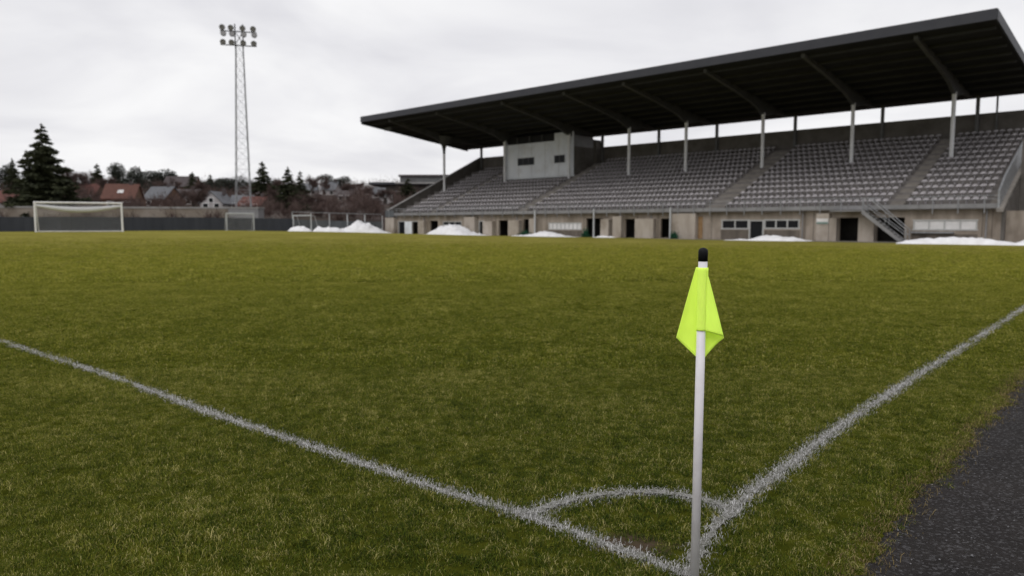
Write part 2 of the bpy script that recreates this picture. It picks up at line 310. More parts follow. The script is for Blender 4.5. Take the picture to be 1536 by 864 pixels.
# pitch sheet in pitch coordinates
us = np.linspace(-60, 134, 122); vs_ = np.linspace(-60, 71.0, 84)
Ug, Vg = np.meshgrid(us, vs_); PX = Ug * UD[0] + Vg * ND[0]; PY = Ug * UD[1] + Vg * ND[1]
fr = gridfaces(len(us), len(vs_))
cen = np.stack([PX.ravel(), PY.ravel()], 1)[fr].mean(1)
FENCE = [(-120, 87.0), (-70, 100.0), (-33, 110.0), (-20.6, 116.2)]
fy = np.interp(cen[:, 0], [p[0] for p in FENCE], [p[1] for p in FENCE], right=200) + 2.0
fr = fr[cen[:, 1] < fy]
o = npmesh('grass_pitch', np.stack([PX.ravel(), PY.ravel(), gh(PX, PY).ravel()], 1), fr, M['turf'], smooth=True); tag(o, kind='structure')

# asphalt path to the right of the pitch, with a ragged edge
PE0 = np.array([1.575, 3.24]); PED = np.array([0.6649, 0.7469]); PEN = np.array([0.7469, -0.6649])
def edge_wobble(a):
    a = np.asarray(a); return 0.022 * np.sin(a * 3.1 + 1) + 0.018 * np.sin(a * 7.7) + 0.014 * np.sin(a * 19 + 2) + 0.012 * np.sin(a * 41) + 0.008 * np.sin(a * 73)
aa = np.concatenate([np.linspace(-6, 12, 700), np.linspace(12.2, 110, 120)])
eL = PE0 + PED * aa[:, None] + PEN * edge_wobble(aa)[:, None]
eR = PE0 + PED * aa[:, None] + PEN * 7.0
v = np.concatenate([np.c_[eL, np.full(len(aa), 0.006)], np.c_[eR, np.full(len(aa), 0.006)]]); n = len(aa); i = np.arange(n - 1)
o = npmesh('asphalt_path', v, np.stack([i, i + n, i + n + 1, i + 1], 1), M['asphalt']); tag(o, kind='structure')

# ------------------------------------------------------------------ grass blades
def blades(px, py, pz, length, width, lean, rng, tint, curl=0.5):
    """bent blades: two quads' worth of triangles each; returns verts, tris, tint per vertex"""
    n = len(px); a = rng.uniform(0, 2 * np.pi, n); d = np.stack([np.cos(a), np.sin(a), np.zeros(n)], 1); s = np.stack([-np.sin(a), np.cos(a), np.zeros(n)], 1)
    b = np.stack([px, py, pz], 1); th1 = lean * 0.5; th2 = lean * (1 + curl)
    up = np.array([0, 0, 1.0])
    p1 = b + (d * np.sin(th1)[:, None] + up * np.cos(th1)[:, None]) * (length * .5)[:, None]
    p2 = p1 + (d * np.sin(th2)[:, None] + up * np.cos(th2)[:, None]) * (length * .5)[:, None]
    w = (width / 2)[:, None]
    V = np.stack([b - s * w, b + s * w, p1 - s * w * .85, p1 + s * w * .85, p2], 1).reshape(-1, 3)
    k = np.arange(n)[:, None] * 5
    T = np.concatenate([k + [0, 1, 3], k + [0, 3, 2], k + [2, 3, 4]], 1).reshape(-1, 3)
    return V, T, np.repeat(tint, 5)
def tuft(name, nb, rad, lmin, lmax, wmin, wmax, seed):
    rng = np.random.default_rng(seed); r = rad * np.sqrt(rng.random(nb)); a = rng.uniform(0, 2 * np.pi, nb)
    ln = rng.uniform(lmin, lmax, nb) * rng.choice([.7, 1.0, 1.25]); ti = np.clip(rng.normal(0.42, 0.25, nb), 0, 1); dry = rng.random(nb) < 0.045; ti[dry] = rng.uniform(0.8, 1.15, dry.sum())
    V, T, t = blades(r * np.cos(a), r * np.sin(a), np.full(nb, -0.004), ln, rng.uniform(wmin, wmax, nb), np.clip(rng.normal(1.22, 0.45, nb), 0.1, 1.9), rng, ti, 0.9)
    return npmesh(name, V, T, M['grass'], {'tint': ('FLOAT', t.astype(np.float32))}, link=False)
def scatter(name, protos, pts, rot, scl, idx, label):
    lib = bpy.data.collections.new(name + '_library')
    for p in protos: lib.objects.link(p)
    o = npmesh(name, pts, np.zeros((0, 3), int), M['grass'], {'rot': ('FLOAT_VECTOR', rot.astype(np.float32)), 'scl': ('FLOAT', scl.astype(np.float32)), 'idx': ('INT', idx.astype(np.int32))})
    ng = bpy.data.node_groups.new(name, 'GeometryNodeTree')
    ng.interface.new_socket('Geometry', in_out='INPUT', socket_type='NodeSocketGeometry'); ng.interface.new_socket('Geometry', in_out='OUTPUT', socket_type='NodeSocketGeometry')
    N = ng.nodes.new; L = ng.links.new
    gi = N('NodeGroupInput'); go = N('NodeGroupOutput'); ip = N('GeometryNodeInstanceOnPoints'); ci = N('GeometryNodeCollectionInfo')
    ci.inputs['Collection'].default_value = lib; ci.inputs['Separate Children'].default_value = True; ci.inputs['Reset Children'].default_value = True
    def na(nm, ty):
        q = N('GeometryNodeInputNamedAttribute'); q.data_type = ty; q.inputs['Name'].default_value = nm
        return [s for s in q.outputs if s.enabled and s.name == 'Attribute'][0]
    L(gi.outputs[0], ip.inputs['Points']); L(ci.outputs[0], ip.inputs['Instance']); ip.inputs['Pick Instance'].default_value = True
    L(na('idx', 'INT'), ip.inputs['Instance Index']); L(na('rot', 'FLOAT_VECTOR'), ip.inputs['Rotation']); L(na('scl', 'FLOAT'), ip.inputs['Scale'])
    L(ip.outputs[0], go.inputs[0])
    md = o.modifiers.new('scatter', 'NODES'); md.node_group = ng
    tag(o, label, 'grass', kind='stuff'); return o
LINE_L = [(-14.2, 16.3), (-8.717, 11.398), (-7.074, 9.956), (-5.232, 8.444), (-3.821, 7.232), (-2.729, 6.251), (-1.912, 5.554), (-1.259, 5.009), (-0.719, 4.547), (-0.268, 4.182), (0.074, 3.925), (0.332, 3.692), (0.53, 3.492), (0.694, 3.35), (0.817, 3.211)]
LINE_R = [(0.817, 3.211), (0.875, 3.384), (1.031, 3.664), (1.221, 3.962), (1.523, 4.357), (1.897, 4.808), (3.415, 6.615), (9.689, 13.742), (17.074, 22.354), (31.6, 39.5)]
ARC = [(0.09, 3.93), (0.303, 4.10), (0.505, 4.205), (0.772, 4.262), (0.961, 4.225), (1.10, 4.15), (1.23, 4.02)]
def resample(pl, step):
    pl = np.array(pl); out = []
    # Catmull-Rom through the painted points
    P = np.vstack([2 * pl[0] - pl[1], pl, 2 * pl[-1] - pl[-2]])
    for k in range(1, len(P) - 2):
        n = max(2, int(np.linalg.norm(P[k + 1] - P[k]) / step)); t = np.linspace(0, 1, n, endpoint=False)[:, None]
        out.append(0.5 * (2 * P[k] + (P[k + 1] - P[k - 1]) * t + (2 * P[k - 1] - 5 * P[k] + 4 * P[k + 1] - P[k + 2]) * t * t + (-P[k - 1] + 3 * P[k] - 3 * P[k + 1] + P[k + 2]) * t ** 3))
    out.append(pl[-1:]); return np.vstack(out)
LINES = {'touchline': (resample(LINE_L, 0.05), 0.11), 'goal_line': (resample(LINE_R, 0.05), 0.117), 'corner_arc': (resample(ARC, 0.03), 0.14)}
ALLP = np.vstack([p for p, w in LINES.values()])
def line_dist(xy):
    out = np.empty(len(xy)); A2 = (ALLP ** 2).sum(1)
    for k in range(0, len(xy), 4000):
        q = xy[k:k + 4000]; d2 = (q ** 2).sum(1)[:, None] + A2[None] - 2 * q @ ALLP.T; out[k:k + 4000] = np.sqrt(np.maximum(d2.min(1), 0))
    return out
def patchy(xy, s, off=0):
    return np.array([mnoise.fractal(Vector((p[0] * s + off, p[1] * s, 0)), 1.0, 2.0, 3) for p in xy])
def ring_points(y0, y1, dens, margin, rng):
    w = 0.75 * y1 + margin; n = int(dens * 2 * w * (y1 - y0)); xy = np.c_[rng.uniform(-w, w, n), rng.uniform(y0, y1, n)]
    xy = xy[np.abs(xy[:, 0]) < 0.74 * xy[:, 1] + margin]
    q = xy - PE0; d = q @ PEN - edge_wobble(q @ PED)
    xy = xy[d + rng.normal(0, 0.03, len(xy)) < 0.0]
    return xy
def grass_zone(name, y0, y1, dens, margin, protos, smin, smax, label, clear):
    rng = np.random.default_rng(int(y0 * 10) + 3); xy = ring_points(y0, y1, dens, margin, rng)
    if clear is not None:
        near = np.where(xy[:, 1] < 26)[0]; ld = np.full(len(xy), 9.0); ld[near] = line_dist(xy[near]); xy = xy[ld > clear]
    if y0 < 5:      # worn patch behind the corner mark
        wd = np.hypot((xy[:, 0] - 0.62) / 0.20, (xy[:, 1] - 3.54) / 0.085); xy = xy[(wd + rng.normal(0, 0.25, len(xy))) > 0.9]
    if y1 > 40: xy = xy[rng.random(len(xy)) > smooth(24, 64, np.hypot(xy[:, 0], xy[:, 1]))]
    n = len(xy); p = patchy(xy, 0.9)
    rot = np.c_[rng.normal(0, .12, n), rng.normal(0, .12, n), rng.uniform(0, 6.283, n)]
    scl = rng.uniform(smin, smax, n) * (1 + 0.3 * np.clip(p, -1, 1))
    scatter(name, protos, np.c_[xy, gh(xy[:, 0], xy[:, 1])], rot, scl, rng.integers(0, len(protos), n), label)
near_p = [tuft('tuft_near', 54, 0.05, 0.012, 0.046, 0.0014, 0.0034, 100 + k) for k in range(12)]
mid_p = [tuft('tuft_mid', 46, 0.10, 0.022, 0.055, 0.003, 0.006, 200 + k) for k in range(8)]
far_p = [tuft('tuft_far', 50, 0.26, 0.03, 0.065, 0.008, 0.016, 300 + k) for k in range(6)]
grass_zone('near_grass', 1.0, 8.0, 640, 4.0, near_p, 0.75, 1.2, 'short dark green grass with dry blades around the corner of the pitch', 0.062)
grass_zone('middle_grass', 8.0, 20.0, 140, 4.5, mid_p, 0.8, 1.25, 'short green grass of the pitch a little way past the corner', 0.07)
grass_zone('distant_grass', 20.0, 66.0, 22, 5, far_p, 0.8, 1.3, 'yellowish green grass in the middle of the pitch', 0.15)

# painted lines: a thin limed sheet on the turf with white coated blades standing on it
M['lampgrey'] = mat('lamp_housing', (0.045, 0.045, 0.048), (0.07, 0.07, 0.074), 2, 0.6)
M['lime'] = mat('limed_soil', (0.05, 0.05, 0.025), (0.26, 0.255, 0.24), 50, 0.9, bump=0.6, bscale=120, coords='World', lo=0.3, hi=0.6)
for nm, (pl, w) in LINES.items():
    rng = np.random.default_rng(len(nm)); d = np.gradient(pl, axis=0); d /= np.linalg.norm(d, axis=1)[:, None]; nn = np.c_[-d[:, 1], d[:, 0]]
    jl = rng.normal(0, 0.012, len(pl)); jr = rng.normal(0, 0.012, len(pl)); z = {'touchline': 0.004, 'goal_line': 0.008, 'corner_arc': 0.012}[nm]
    a = pl + nn * (w / 2 * .42 + jl)[:, None]; b = pl - nn * (w / 2 * .42 + jr)[:, None]; n = len(pl); i = np.arange(n - 1)
    SV = np.vstack([np.c_[a, gh(a[:, 0], a[:, 1]) + z], np.c_[b, gh(b[:, 0], b[:, 1]) + z]]); SF = np.stack([i, i + 1, i + n + 1, i + n], 1)
    base = npmesh(nm, SV, SF, M['lime']); tag(base, kind='structure')
    dist = np.hypot(pl[:, 0], pl[:, 1]); step = np.r_[np.linalg.norm(np.diff(pl, axis=0), axis=1), 0]
    dens = np.interp(dist, [3, 6, 10, 20, 30], [15000, 10000, 4600, 1400, 600]) * w * step; dens[dist > 32] = 0
    if nm == 'goal_line': dens[dist < 4.05] *= 0.55      # trodden by the flag
    if nm != 'corner_arc': dens[np.hypot(pl[:, 0] - (0.08 if nm == 'touchline' else 1.22), pl[:, 1] - (3.93 if nm == 'touchline' else 3.97)) < .10] *= 1.6
    cnt = rng.poisson(dens); k = np.repeat(np.arange(len(pl)), cnt); m_ = len(k)
    off = np.clip(rng.normal(0, 0.40, m_), -1.0, 1.0) * w; pos = pl[k] + nn[k] * off[:, None] + d[k] * (rng.random(m_) * step[k])[:, None]
    far = np.interp(dist[k], [3, 8, 20], [1, 1.6, 3.2])
    tint = np.clip(rng.normal(0.66, 0.28, m_) - 0.45 * np.clip(np.abs(off) / w - .33, 0, 1), 0, 1)
    V, T, t = blades(pos[:, 0], pos[:, 1], gh(pos[:, 0], pos[:, 1]), rng.uniform(0.014, 0.042, m_), rng.uniform(0.0018, 0.0038, m_) * far, np.clip(rng.normal(1.0, 0.42, m_), .05, 1.7), rng, tint, 0.8)
    tt = npmesh('painted_blades', V, T, M['painted'], {'tint': ('FLOAT', t.astype(np.float32))}, parent=base); tag(tt, kind='stuff')

# loose grit on the asphalt and dry brown fringe along its edge
rng = np.random.default_rng(5); n = 2600; a = rng.uniform(-2, 9, n); c = np.abs(rng.normal(0, 1.0, n)); P2 = PE0 + PED * a[:, None] + PEN * (edge_wobble(a) + c)[:, None]
oct_v = np.array([(1, 0, 0), (-1, 0, 0), (0, 1, 0), (0, -1, 0), (0, 0, .7), (0, 0, -.7)]); oct_f = np.array([(0, 2, 4), (2, 1, 4), (1, 3, 4), (3, 0, 4), (2, 0, 5), (1, 2, 5), (3, 1, 5), (0, 3, 5)])
sz = rng.lognormal(-5.75, 0.4, n); vv = oct_v[None] * sz[:, None, None] * rng.uniform(.6, 1.3, (n, 6, 1)) + np.c_[P2, np.full(n, 0.006) + sz * .45][:, None]
o = npmesh('loose_grit', vv.reshape(-1, 3), (oct_f[None] + np.arange(n)[:, None, None] * 6).reshape(-1, 3), M['stone']); tag(o, 'loose grit scattered over the dark asphalt path', 'grit', kind='stuff')
M['dry'] = blade_mat('dry_blade', [(0.0, (0.06, 0.045, 0.02)), (0.5, (0.16, 0.12, 0.05)), (1.0, (0.34, 0.26, 0.12))], False)
n = 9000; a = rng.uniform(-3, 12, n); c = rng.normal(-0.03, 0.06, n); P2 = PE0 + PED * a[:, None] + PEN * (edge_wobble(a) + c)[:, None]
V, T, t = blades(P2[:, 0], P2[:, 1], np.full(n, 0.004), rng.uniform(.02, .055, n), rng.uniform(.0018, .004, n), np.clip(rng.normal(1.1, .35, n), .1, 1.6), rng, rng.random(n), .6)
o = npmesh('dry_grass_fringe', V, T, M['dry'], {'tint': ('FLOAT', t.astype(np.float32))}); tag(o, 'dry brown grass fringe along the edge of the asphalt path', 'grass', kind='stuff')

# ------------------------------------------------------------------ corner flag
cf = tag(empty('corner_flag', (0.832, 3.19, 0)), 'white corner pole with neon yellow flag and black cap', 'corner flag')
cf.rotation_euler = (0, 0.0035, 0)
mb = MB(); mb.tube([(0, 0, -0.05), (0, 0, 1.455)], 0.0197, 20); mb.build('pole', M['pole'], cf, True)
mb = MB(); mb.tube([(0, 0, 1.452), (0, 0, 1.495), (0, 0, 1.503), (0, 0, 1.509), (0, 0, 1.512)], [0.0207, 0.0207, 0.019, 0.0125, 0.004], 20)
mb.build('cap', M['cap'], cf, True)
def flag_part():
    # cloth wraps the pole as a sleeve, hangs to the right in front and doubles back behind it to the left
    top, H = 1.425, 0.345
    def sheet(fn, nu, nv):
        v = [fn(i / (nu - 1), j / (nv - 1)) for j in range(nv) for i in range(nu)]
        f = [(j * nu + i, j * nu + i + 1, (j + 1) * nu + i + 1, (j + 1) * nu + i) for j in range(nv - 1) for i in range(nu - 1)]
        return v, f
    def front(a, b):           # wraps the pole as a sleeve, then hangs out to the right corner; b: top -> bottom
        k = min(1, max(0, (b - 0.12) / 0.88)) ** 0.96; R_ = 0.0232
        if a < 0.4:
            t = math.pi * (1.02 + 0.66 * a / 0.4); return (R_ * math.cos(t), R_ * math.sin(t), top + (1.147 - top) * b)
        e = (a - 0.4) / 0.6; t = math.pi * 1.68; x0, y0 = R_ * math.cos(t), R_ * math.sin(t)
        return (x0 + (0.0105 + 0.0775 * k) * e, y0 + 0.012 * e * (1 - k) + k * (-0.016 * e * (1 - e) * 2 + 0.020 * e ** 2), top + (1.147 - 0.026 * e ** 1.2 - top) * b)
    def back(a, b):            # wide kite behind the pole
        ztop = top; zl, zr, zm = 1.110, 1.112, 0.998
        xl = -0.0232 - 0.081 * b ** 0.97; xr = 0.0232 + 0.078 * min(1, max(0, (b - 0.1) / 0.9)) ** 0.95
        x = xl + (xr - xl) * a
        am = 0.58
        zb = zl + (zm - zl) * (a / am) if a < am else zm + (zr - zm) * ((a - am) / (1 - am))
        z = ztop + (zb - ztop) * b
        y = 0.022 + 0.030 * math.sin(math.pi * a) * b + 0.012 * math.sin(a * 7 + 1.0) * b - 0.035 * (a ** 6) * b - 0.012 * b * (1 - a) ** 3
        return (x, y, z)
    mb = MB(); v, f = sheet(front, 41, 26); mb.add(v, f); v, f = sheet(back, 30, 28); mb.add(v, f)
    o = mb.build('flag', M['flag'], cf, True)
    s = o.modifiers.new('thickness', 'SOLIDIFY'); s.thickness = 0.0012
    # stitched hems
    hm = MB()
    hm.tube([Vector(front(i / 20, 0.99)) + Vector((0, -0.0004, 0.0006)) for i in range(21)], 0.0016, 6)
    hm.tube([Vector(back(i / 30, 0.995)) for i in range(31)], 0.0016, 6)
    hm.tube([Vector(front(0.40, i / 20)) + Vector((0.0006, -0.0008, 0)) for i in range(1, 21)], 0.0008, 5)
    hm.build('hem', M['hem'], o, True)
flag_part()

# ------------------------------------------------------------------ grandstand
ST_O = (-19.603, 116.016); ST_R = math.atan2(-0.68434, 0.72916)
GS = tag(empty('grandstand', (ST_O[0], ST_O[1], 0), ST_R), 'concrete grandstand with dark cantilever roof and rows of pale seats', 'grandstand')
SL, SR = 0.0, 81.9; NROW = 13; T0, DT, H0, DH = 1.5, 1.45, 3.3, 0.615; TB = 20.3
def row_h(i): return H0 + DH * i
AISLES = [(8.75, 9.75), (26.7, 28.4), (54.5, 56.85), (72.95, 74.3), (80.75, 81.75)]
def st(s, t):  # stand coordinates to world
    return (ST_O[0] + 0.72916 * s + 0.68434 * t, ST_O[1] - 0.68434 * s + 0.72916 * t)
# apron of paving in front of and below the stand
mb = MB(); mb.box(-2, 96, -3.2, TB + 1.5, -0.2, 0.02); o = mb.build('concrete_apron', M['apron']); o.location = (ST_O[0], ST_O[1], 0); o.rotation_euler = (0, 0, ST_R); tag(o, kind='structure')
# terrace: stepped profile, run along the stand
prof = [(0.85, 2.9)]
for i in range(NROW):
    y0 = T0 - 0.65 + DT * i; prof += [(y0, row_h(i)), (y0 + DT, row_h(i))]
prof += [(TB, row_h(NROW - 1)), (TB, row_h(NROW - 1) - 0.5)]
for i in range(NROW - 1, -1, -1):
    y0 = T0 - 0.65 + DT * i; prof += [(y0 + DT, row_h(i) - 0.45), (y0 + 0.35, row_h(i) - 0.45)] if i else [(y0 + DT, row_h(i) - 0.45)]
prof2 = [(y, z) for y, z in prof]
# closed solid under the steps (simple raking soffit)
top = prof[:2 * NROW + 2]; prof = top + [(TB, row_h(NROW - 1) - 0.6), (1.2, 2.6), (0.85, 2.6)]
mb = MB(); mb.prism(prof, SL, SR); mb.build('terrace', M['terrace'], GS)
for (a0, a1) in AISLES:
    mb = MB()
    for i in range(NROW - 1):
        y0 = T0 - 0.65 + DT * (i + 1)
        mb.box(a0 + .1, a1 - .1, y0 - 0.95, y0 - 0.475, row_h(i) + .002, row_h(i) + DH * .33); mb.box(a0 + .1, a1 - .1, y0 - 0.475, y0 - .003, row_h(i) + .002, row_h(i) + DH * .67)
        mb.box(a0 + .1, a1 - .1, y0, y0 + .5, row_h(i + 1) + .002, row_h(i + 1) + 0.02)
    mb.build('aisle_steps', M['stepc'], GS)
# front wall with its openings: (s0, s1, h0, h1)
OPEN = [(2.6, 4.2, 0.02, 2.05), (5.9, 7.95, 0.02, 2.05), (10.1, 11.9, 0.02, 2.1), (13.0, 17.0, 1.45, 1.95), (20.6, 21.7, 0.15, 2.05), (24.4, 26.6, 0.02, 2.1), (28.95, 30.3, 0.02, 2.25),
        (33.3, 38.6, 0.95, 1.75), (39.3, 41.8, 0.02, 2.3), (43.1, 43.6, 0.02, 2.2), (44.95, 46.6, 0.02, 2.2), (49.75, 51.15, 0.1, 2.22), (57.2, 60.1, 1.15, 1.98), (60.3, 61.65, 0.1, 1.95), (61.8, 65.35, 1.2, 1.98), (69.1, 70.95, 0.02, 2.2), (72.4, 74.7, 0.02, 2.2), (75.4, 80.25, 1.12, 1.92)]
WALL_T = 2.85; mb = MB(); cur = SL
for (a0, a1, b0, b1) in OPEN:
    if a0 > cur: mb.box(cur, a0, 0.0, 0.3, 0, WALL_T)
    mb.box(a0, a1, 0.0, 0.3, b1, WALL_T)
    if b0 > 0.05: mb.box(a0, a1, 0.0, 0.3, 0, b0)
    cur = a1
mb.box(cur, SR, 0, 0.3, 0, WALL_T); fw = mb.build('front_wall', M['concrete'], GS)
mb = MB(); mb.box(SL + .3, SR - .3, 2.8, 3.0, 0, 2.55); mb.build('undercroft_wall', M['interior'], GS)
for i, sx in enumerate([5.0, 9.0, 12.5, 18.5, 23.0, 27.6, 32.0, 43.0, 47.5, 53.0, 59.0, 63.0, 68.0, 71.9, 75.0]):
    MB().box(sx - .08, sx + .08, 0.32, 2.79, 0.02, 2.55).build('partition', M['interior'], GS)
PIERS = [(0.0, 2.2, 2.6), (8.05, 9.4, 2.1), (18.2, 20.3, 2.6), (21.95, 23.75, 2.0), (26.75, 28.7, 2.1), (30.5, 31.4, 2.3), (41.9, 43.05, 2.2), (43.65, 44.85, 2.5), (46.75, 49.2, 2.2), (51.3, 54.4, 2.75), (67.2, 68.35, 2.6), (68.4, 69.05, 2.15), (71.0, 72.35, 2.2)]
for (a0, a1, h) in PIERS:
    MB().box(a0, a1, -0.65, -0.003, 0, h).build('pier', M['pier'], GS)
MB().box(54.45, 54.95, -0.06, -0.004, 0.05, 2.4).build('rust_streak', M['rust'], GS)
for (a0, a1, h) in ((57.1, 60.1, 1.0), (61.85, 65.4, 1.0), (33.2, 38.7, .8), (75.3, 80.3, .75), (13.0, 17.0, 1.3)):
    MB().box(a0, a1, -0.045, -0.004, 0.03, h).build('base_panel', M['stained'], GS)
for sj in (20.45, 23.9, 33.05, 38.95, 46.7, 49.4, 53.1, 56.0, 65.9, 66.7, 80.6, 81.3):
    MB().box(sj - .03, sj + .03, -0.016, -0.004, 0.02, 2.8).build('wall_joint', M['stained'], GS)
for sp_ in (8.9, 19.2, 27.9, 48.6, 65.7, 80.9):
    dp = MB(); dp.tube([(sp_, -.16, .05), (sp_, -.16, 2.84)], .06, 7); dp.build('drain_pipe', M['kick'], GS)
def window(a0, a1, b0, b1, n, mglass, parent, t=-0.03, name='window', fm='frame', fw_=.09):
    mb = MB(); mb.box(a0 - fw_, a1 + fw_, t, t + .12, b0 - fw_, b0); mb.box(a0 - fw_, a1 + fw_, t, t + .12, b1, b1 + fw_)
    wds = (a1 - a0) / n
    for k in range(n + 1): mb.box(a0 + k * wds - fw_ / 2, a0 + k * wds + fw_ / 2, t + .003, t + .117, b0, b1)
    f = mb.build(name, M[fm], parent)
    for k in range(n):
        MB().box(a0 + k * wds + fw_ / 2, a0 + (k + 1) * wds - fw_ / 2, t + .06, t + .08, b0, b1).build('pane', M[mglass], f)
    return f
window(57.2, 60.1, 1.2, 1.95, 2, 'glass', GS, fw_=.14); window(61.85, 65.3, 1.25, 1.95, 3, 'glass', GS, fw_=.14)
window(75.45, 80.2, 1.18, 1.88, 4, 'whitepanel', GS, fw_=.12); window(33.35, 38.55, 1.0, 1.7, 8, 'whitepanel', GS); window(13.05, 16.95, 1.5, 1.9, 3, 'glass', GS)
MB().box(75.3, 78.6, -0.35, -0.04, 0.82, 0.95).build('window_sill', M['galv'], GS)
def door_frame(a0, a1, h, leaf=None):
    mb = MB(); mb.box(a0 - .14, a0, -.05, .1, .02, h + .12); mb.box(a1, a1 + .14, -.05, .1, .02, h + .12); mb.box(a0, a1, -.048, .098, h, h + .12)
    f = mb.build('door_frame', M['frame'], GS)
    if leaf: MB().box(a0 + .02, a1 - .02, .12, .16, .03, h - .02).build('door', M[leaf], f)
door_frame(60.32, 61.62, 1.9, 'glass'); door_frame(2.65, 4.1, 1.95, 'glass'); door_frame(20.7, 21.6, 1.95, 'glass'); door_frame(5.95, 7.9, 1.95)
MB().box(4.2, 5.85, -.08, -.003, .1, 2.0).build('wall_panel', M['press'], GS)
sg = MB().box(67.22, 68.33, -0.72, -0.66, 1.62, 2.12).build('sign_board', M['whitepanel'], GS)
MB().box(67.25, 68.30, -0.725, -0.7205, 1.64, 1.80).build('sign_band', mat('sign_green', (0.12, 0.2, 0.17), None), sg)
# walkway along the front, kick panel, rails
MB().box(SL, SR, -0.55, 1.2, 2.853, 3.0).build('walkway', M['terrace'], GS)
for k in range(27):
    MB().box(2.2 + k * 2.95, 2.2 + (k + 1) * 2.95 - .04, -0.6, -0.553, 2.93, 3.30).build('kick_panel', M['kick'], GS)
MB().box(SL, 2.15, -0.62, -0.553, 2.7, 3.72).build('corner_panel', M['teal'], GS)
gr = MB(); gr.tube([(0, -0.58, 3.95), (73.0, -0.58, 3.95)], 0.03, 6); gr.tube([(75.2, -0.58, 3.95), (81.8, -0.58, 3.95)], 0.03, 6)
gr.tube([(0, -0.58, 3.66), (73.0, -0.58, 3.66)], 0.022, 6); gr.tube([(75.2, -0.58, 3.66), (81.8, -0.58, 3.66)], 0.022, 6)
gr.build('guard_rail', M['galv'], GS)
for k in range(43):
    s = 1.0 + k * 1.9
    if 73.0 < s < 75.2: continue
    p = MB().box(s - .035, s + .035, -0.66, -0.605, 2.5, 3.98).build('rail_post', M['galv'], GS)
for s in (31.75, 41.1, 51.5):
    MB().tube([(s, -0.9, 0), (s, -0.9, 3.4)], 0.10, 8).build('support_post', M['greypaint'], GS)
# stair at the right, down from the walkway towards +s
stp = MB()
for k in range(11):
    s0 = 71.9 + k * 0.30; z = 2.85 - (k + 1) * 0.255
    stp.box(s0, s0 + .30, -1.75, -0.7, z - .05, z)
stair = stp.build('stair', M['galv'], GS)
for t in (-1.80, -0.68):
    mb = MB(); mb.add([(71.6, t - .03, 2.95), (71.6, t + .03, 2.95), (75.3, t + .03, -.02), (75.3, t - .03, -.02), (71.6, t - .03, 2.55), (71.6, t + .03, 2.55), (74.85, t + .03, -.02), (74.85, t - .03, -.02)],
                      [(0, 1, 2, 3), (4, 7, 6, 5), (0, 3, 7, 4), (1, 5, 6, 2), (0, 4, 5, 1), (2, 6, 7, 3)]); mb.build('stringer', M['kick'], stair)
    mb = MB(); mb.tube([(71.7, t, 3.9), (72.2, t, 3.9), (75.35, t, 1.1)], 0.04, 6); mb.tube([(71.8, t, 3.35), (75.3, t, 0.62)], 0.03, 6)
    mb.tube([(75.3, t, 0), (75.3, t, 1.15)], 0.045, 6); mb.tube([(73.6, t, 1.5), (73.6, t, 2.65)], 0.03, 6); mb.tube([(71.75, t, 2.85), (71.75, t, 3.9)], 0.035, 6)
    mb.build('handrail', M['galv'], stair)
MB().box(68.8, 71.9, -1.8, -0.66, 2.75, 2.85).build('landing', M['kick'], GS)
# end walls and parapets
for (x0, x1, m) in ((-0.25, 0.0, 'darkwall'),):
    MB().prism([(0.0, 0), (0.0, 3.7), (TB + .25, 13.3), (TB + .25, 0)], x0, x1).build('end_wall', M[m], GS)
MB().prism([(0.0, 3.7), (0.0, 3.84), (TB + .25, 13.44), (TB + .25, 13.3)], -0.33, 0.12).build('coping', M['coping'], GS)
MB().prism([(0.0, 0), (0.0, 2.8), (TB + .25, 11.9), (TB + .25, 0)], 81.9, 82.15).build('end_wall', M['darkwall'], GS)
MB().prism([(-1.0, 2.9), (-1.0, 4.3), (1.0, 5.6), (TB, 14.4), (TB, 12.6), (1.0, 3.9)], 81.75, 81.89).build('end_parapet', M['galv'], GS)
MB().prism([(-1.05, 2.6), (-1.05, 2.89), (1.0, 3.89), (TB, 12.59), (TB, 12.3), (1.0, 3.6)], 81.70, 82.2).build('parapet_kerb', M['stepc'], GS)
MB().box(82.16, 94, 0.4, 0.7, 0, 2.7).build('side_wall', M['concrete'], GS)
MB().box(82.16, 94, 6, 6.3, 0, 9).build('side_wall', M['darkwall'], GS)
MB().box(SL, SR, TB, TB + .25, 0, 13.3).build('rear_wall', M['darkwall'], GS)
# roof
RL, RR, RF, RB = -4.2, 81.15, -2.0, 21.3
def rz(t): return 17.72 - (t - RF) * (17.72 - 15.1) / (21.0 - RF)
roof = MB().prism([(RF + .15, rz(RF + .15)), (RF + .15, rz(RF) + .35), (RB, rz(RB) + .35), (RB, rz(RB))], RL + .1, RR - .1).build('roof', M['roof'], GS)
MB().box(RL, RR, RF - .05, RF + .147, 17.70, 18.56).build('fascia', M['fascia'], roof)
MB().prism([(RF + .15, 17.70), (RF + .15, 18.56), (RB, 15.95), (RB, 15.1)], RR - .097, RR + .05).build('fascia', M['fascia'], roof)
MB().prism([(RF + .15, 17.40), (RF + .15, 18.56), (RB, 15.95), (RB, 14.8)], RL - .05, RL + .097).build('fascia', M['fascia'], roof)
for k in range(9):
    t = RF + 1.6 + k * 2.4
    MB().box(RL + .3, RR - .3, t - .07, t + .07, rz(t + .07) - .24, rz(t + .07) - .003).build('purlin', M['purlin'], roof)
COLS = [(2.1, 10.0, 7.4), (13.1, 13.0, 8.7), (26.1, 13.0, 8.65), (36.55, 13.0, 8.6), (45.25, 13.0, 8.6), (55.45, 13.0, 8.6), (65.6, 13.0, 8.6), (75.2, 13.0, 8.6)]
TIPS = [8.0, 17.3, 27.2, 36.5, 45.5, 55.1, 64.6, 74.0]
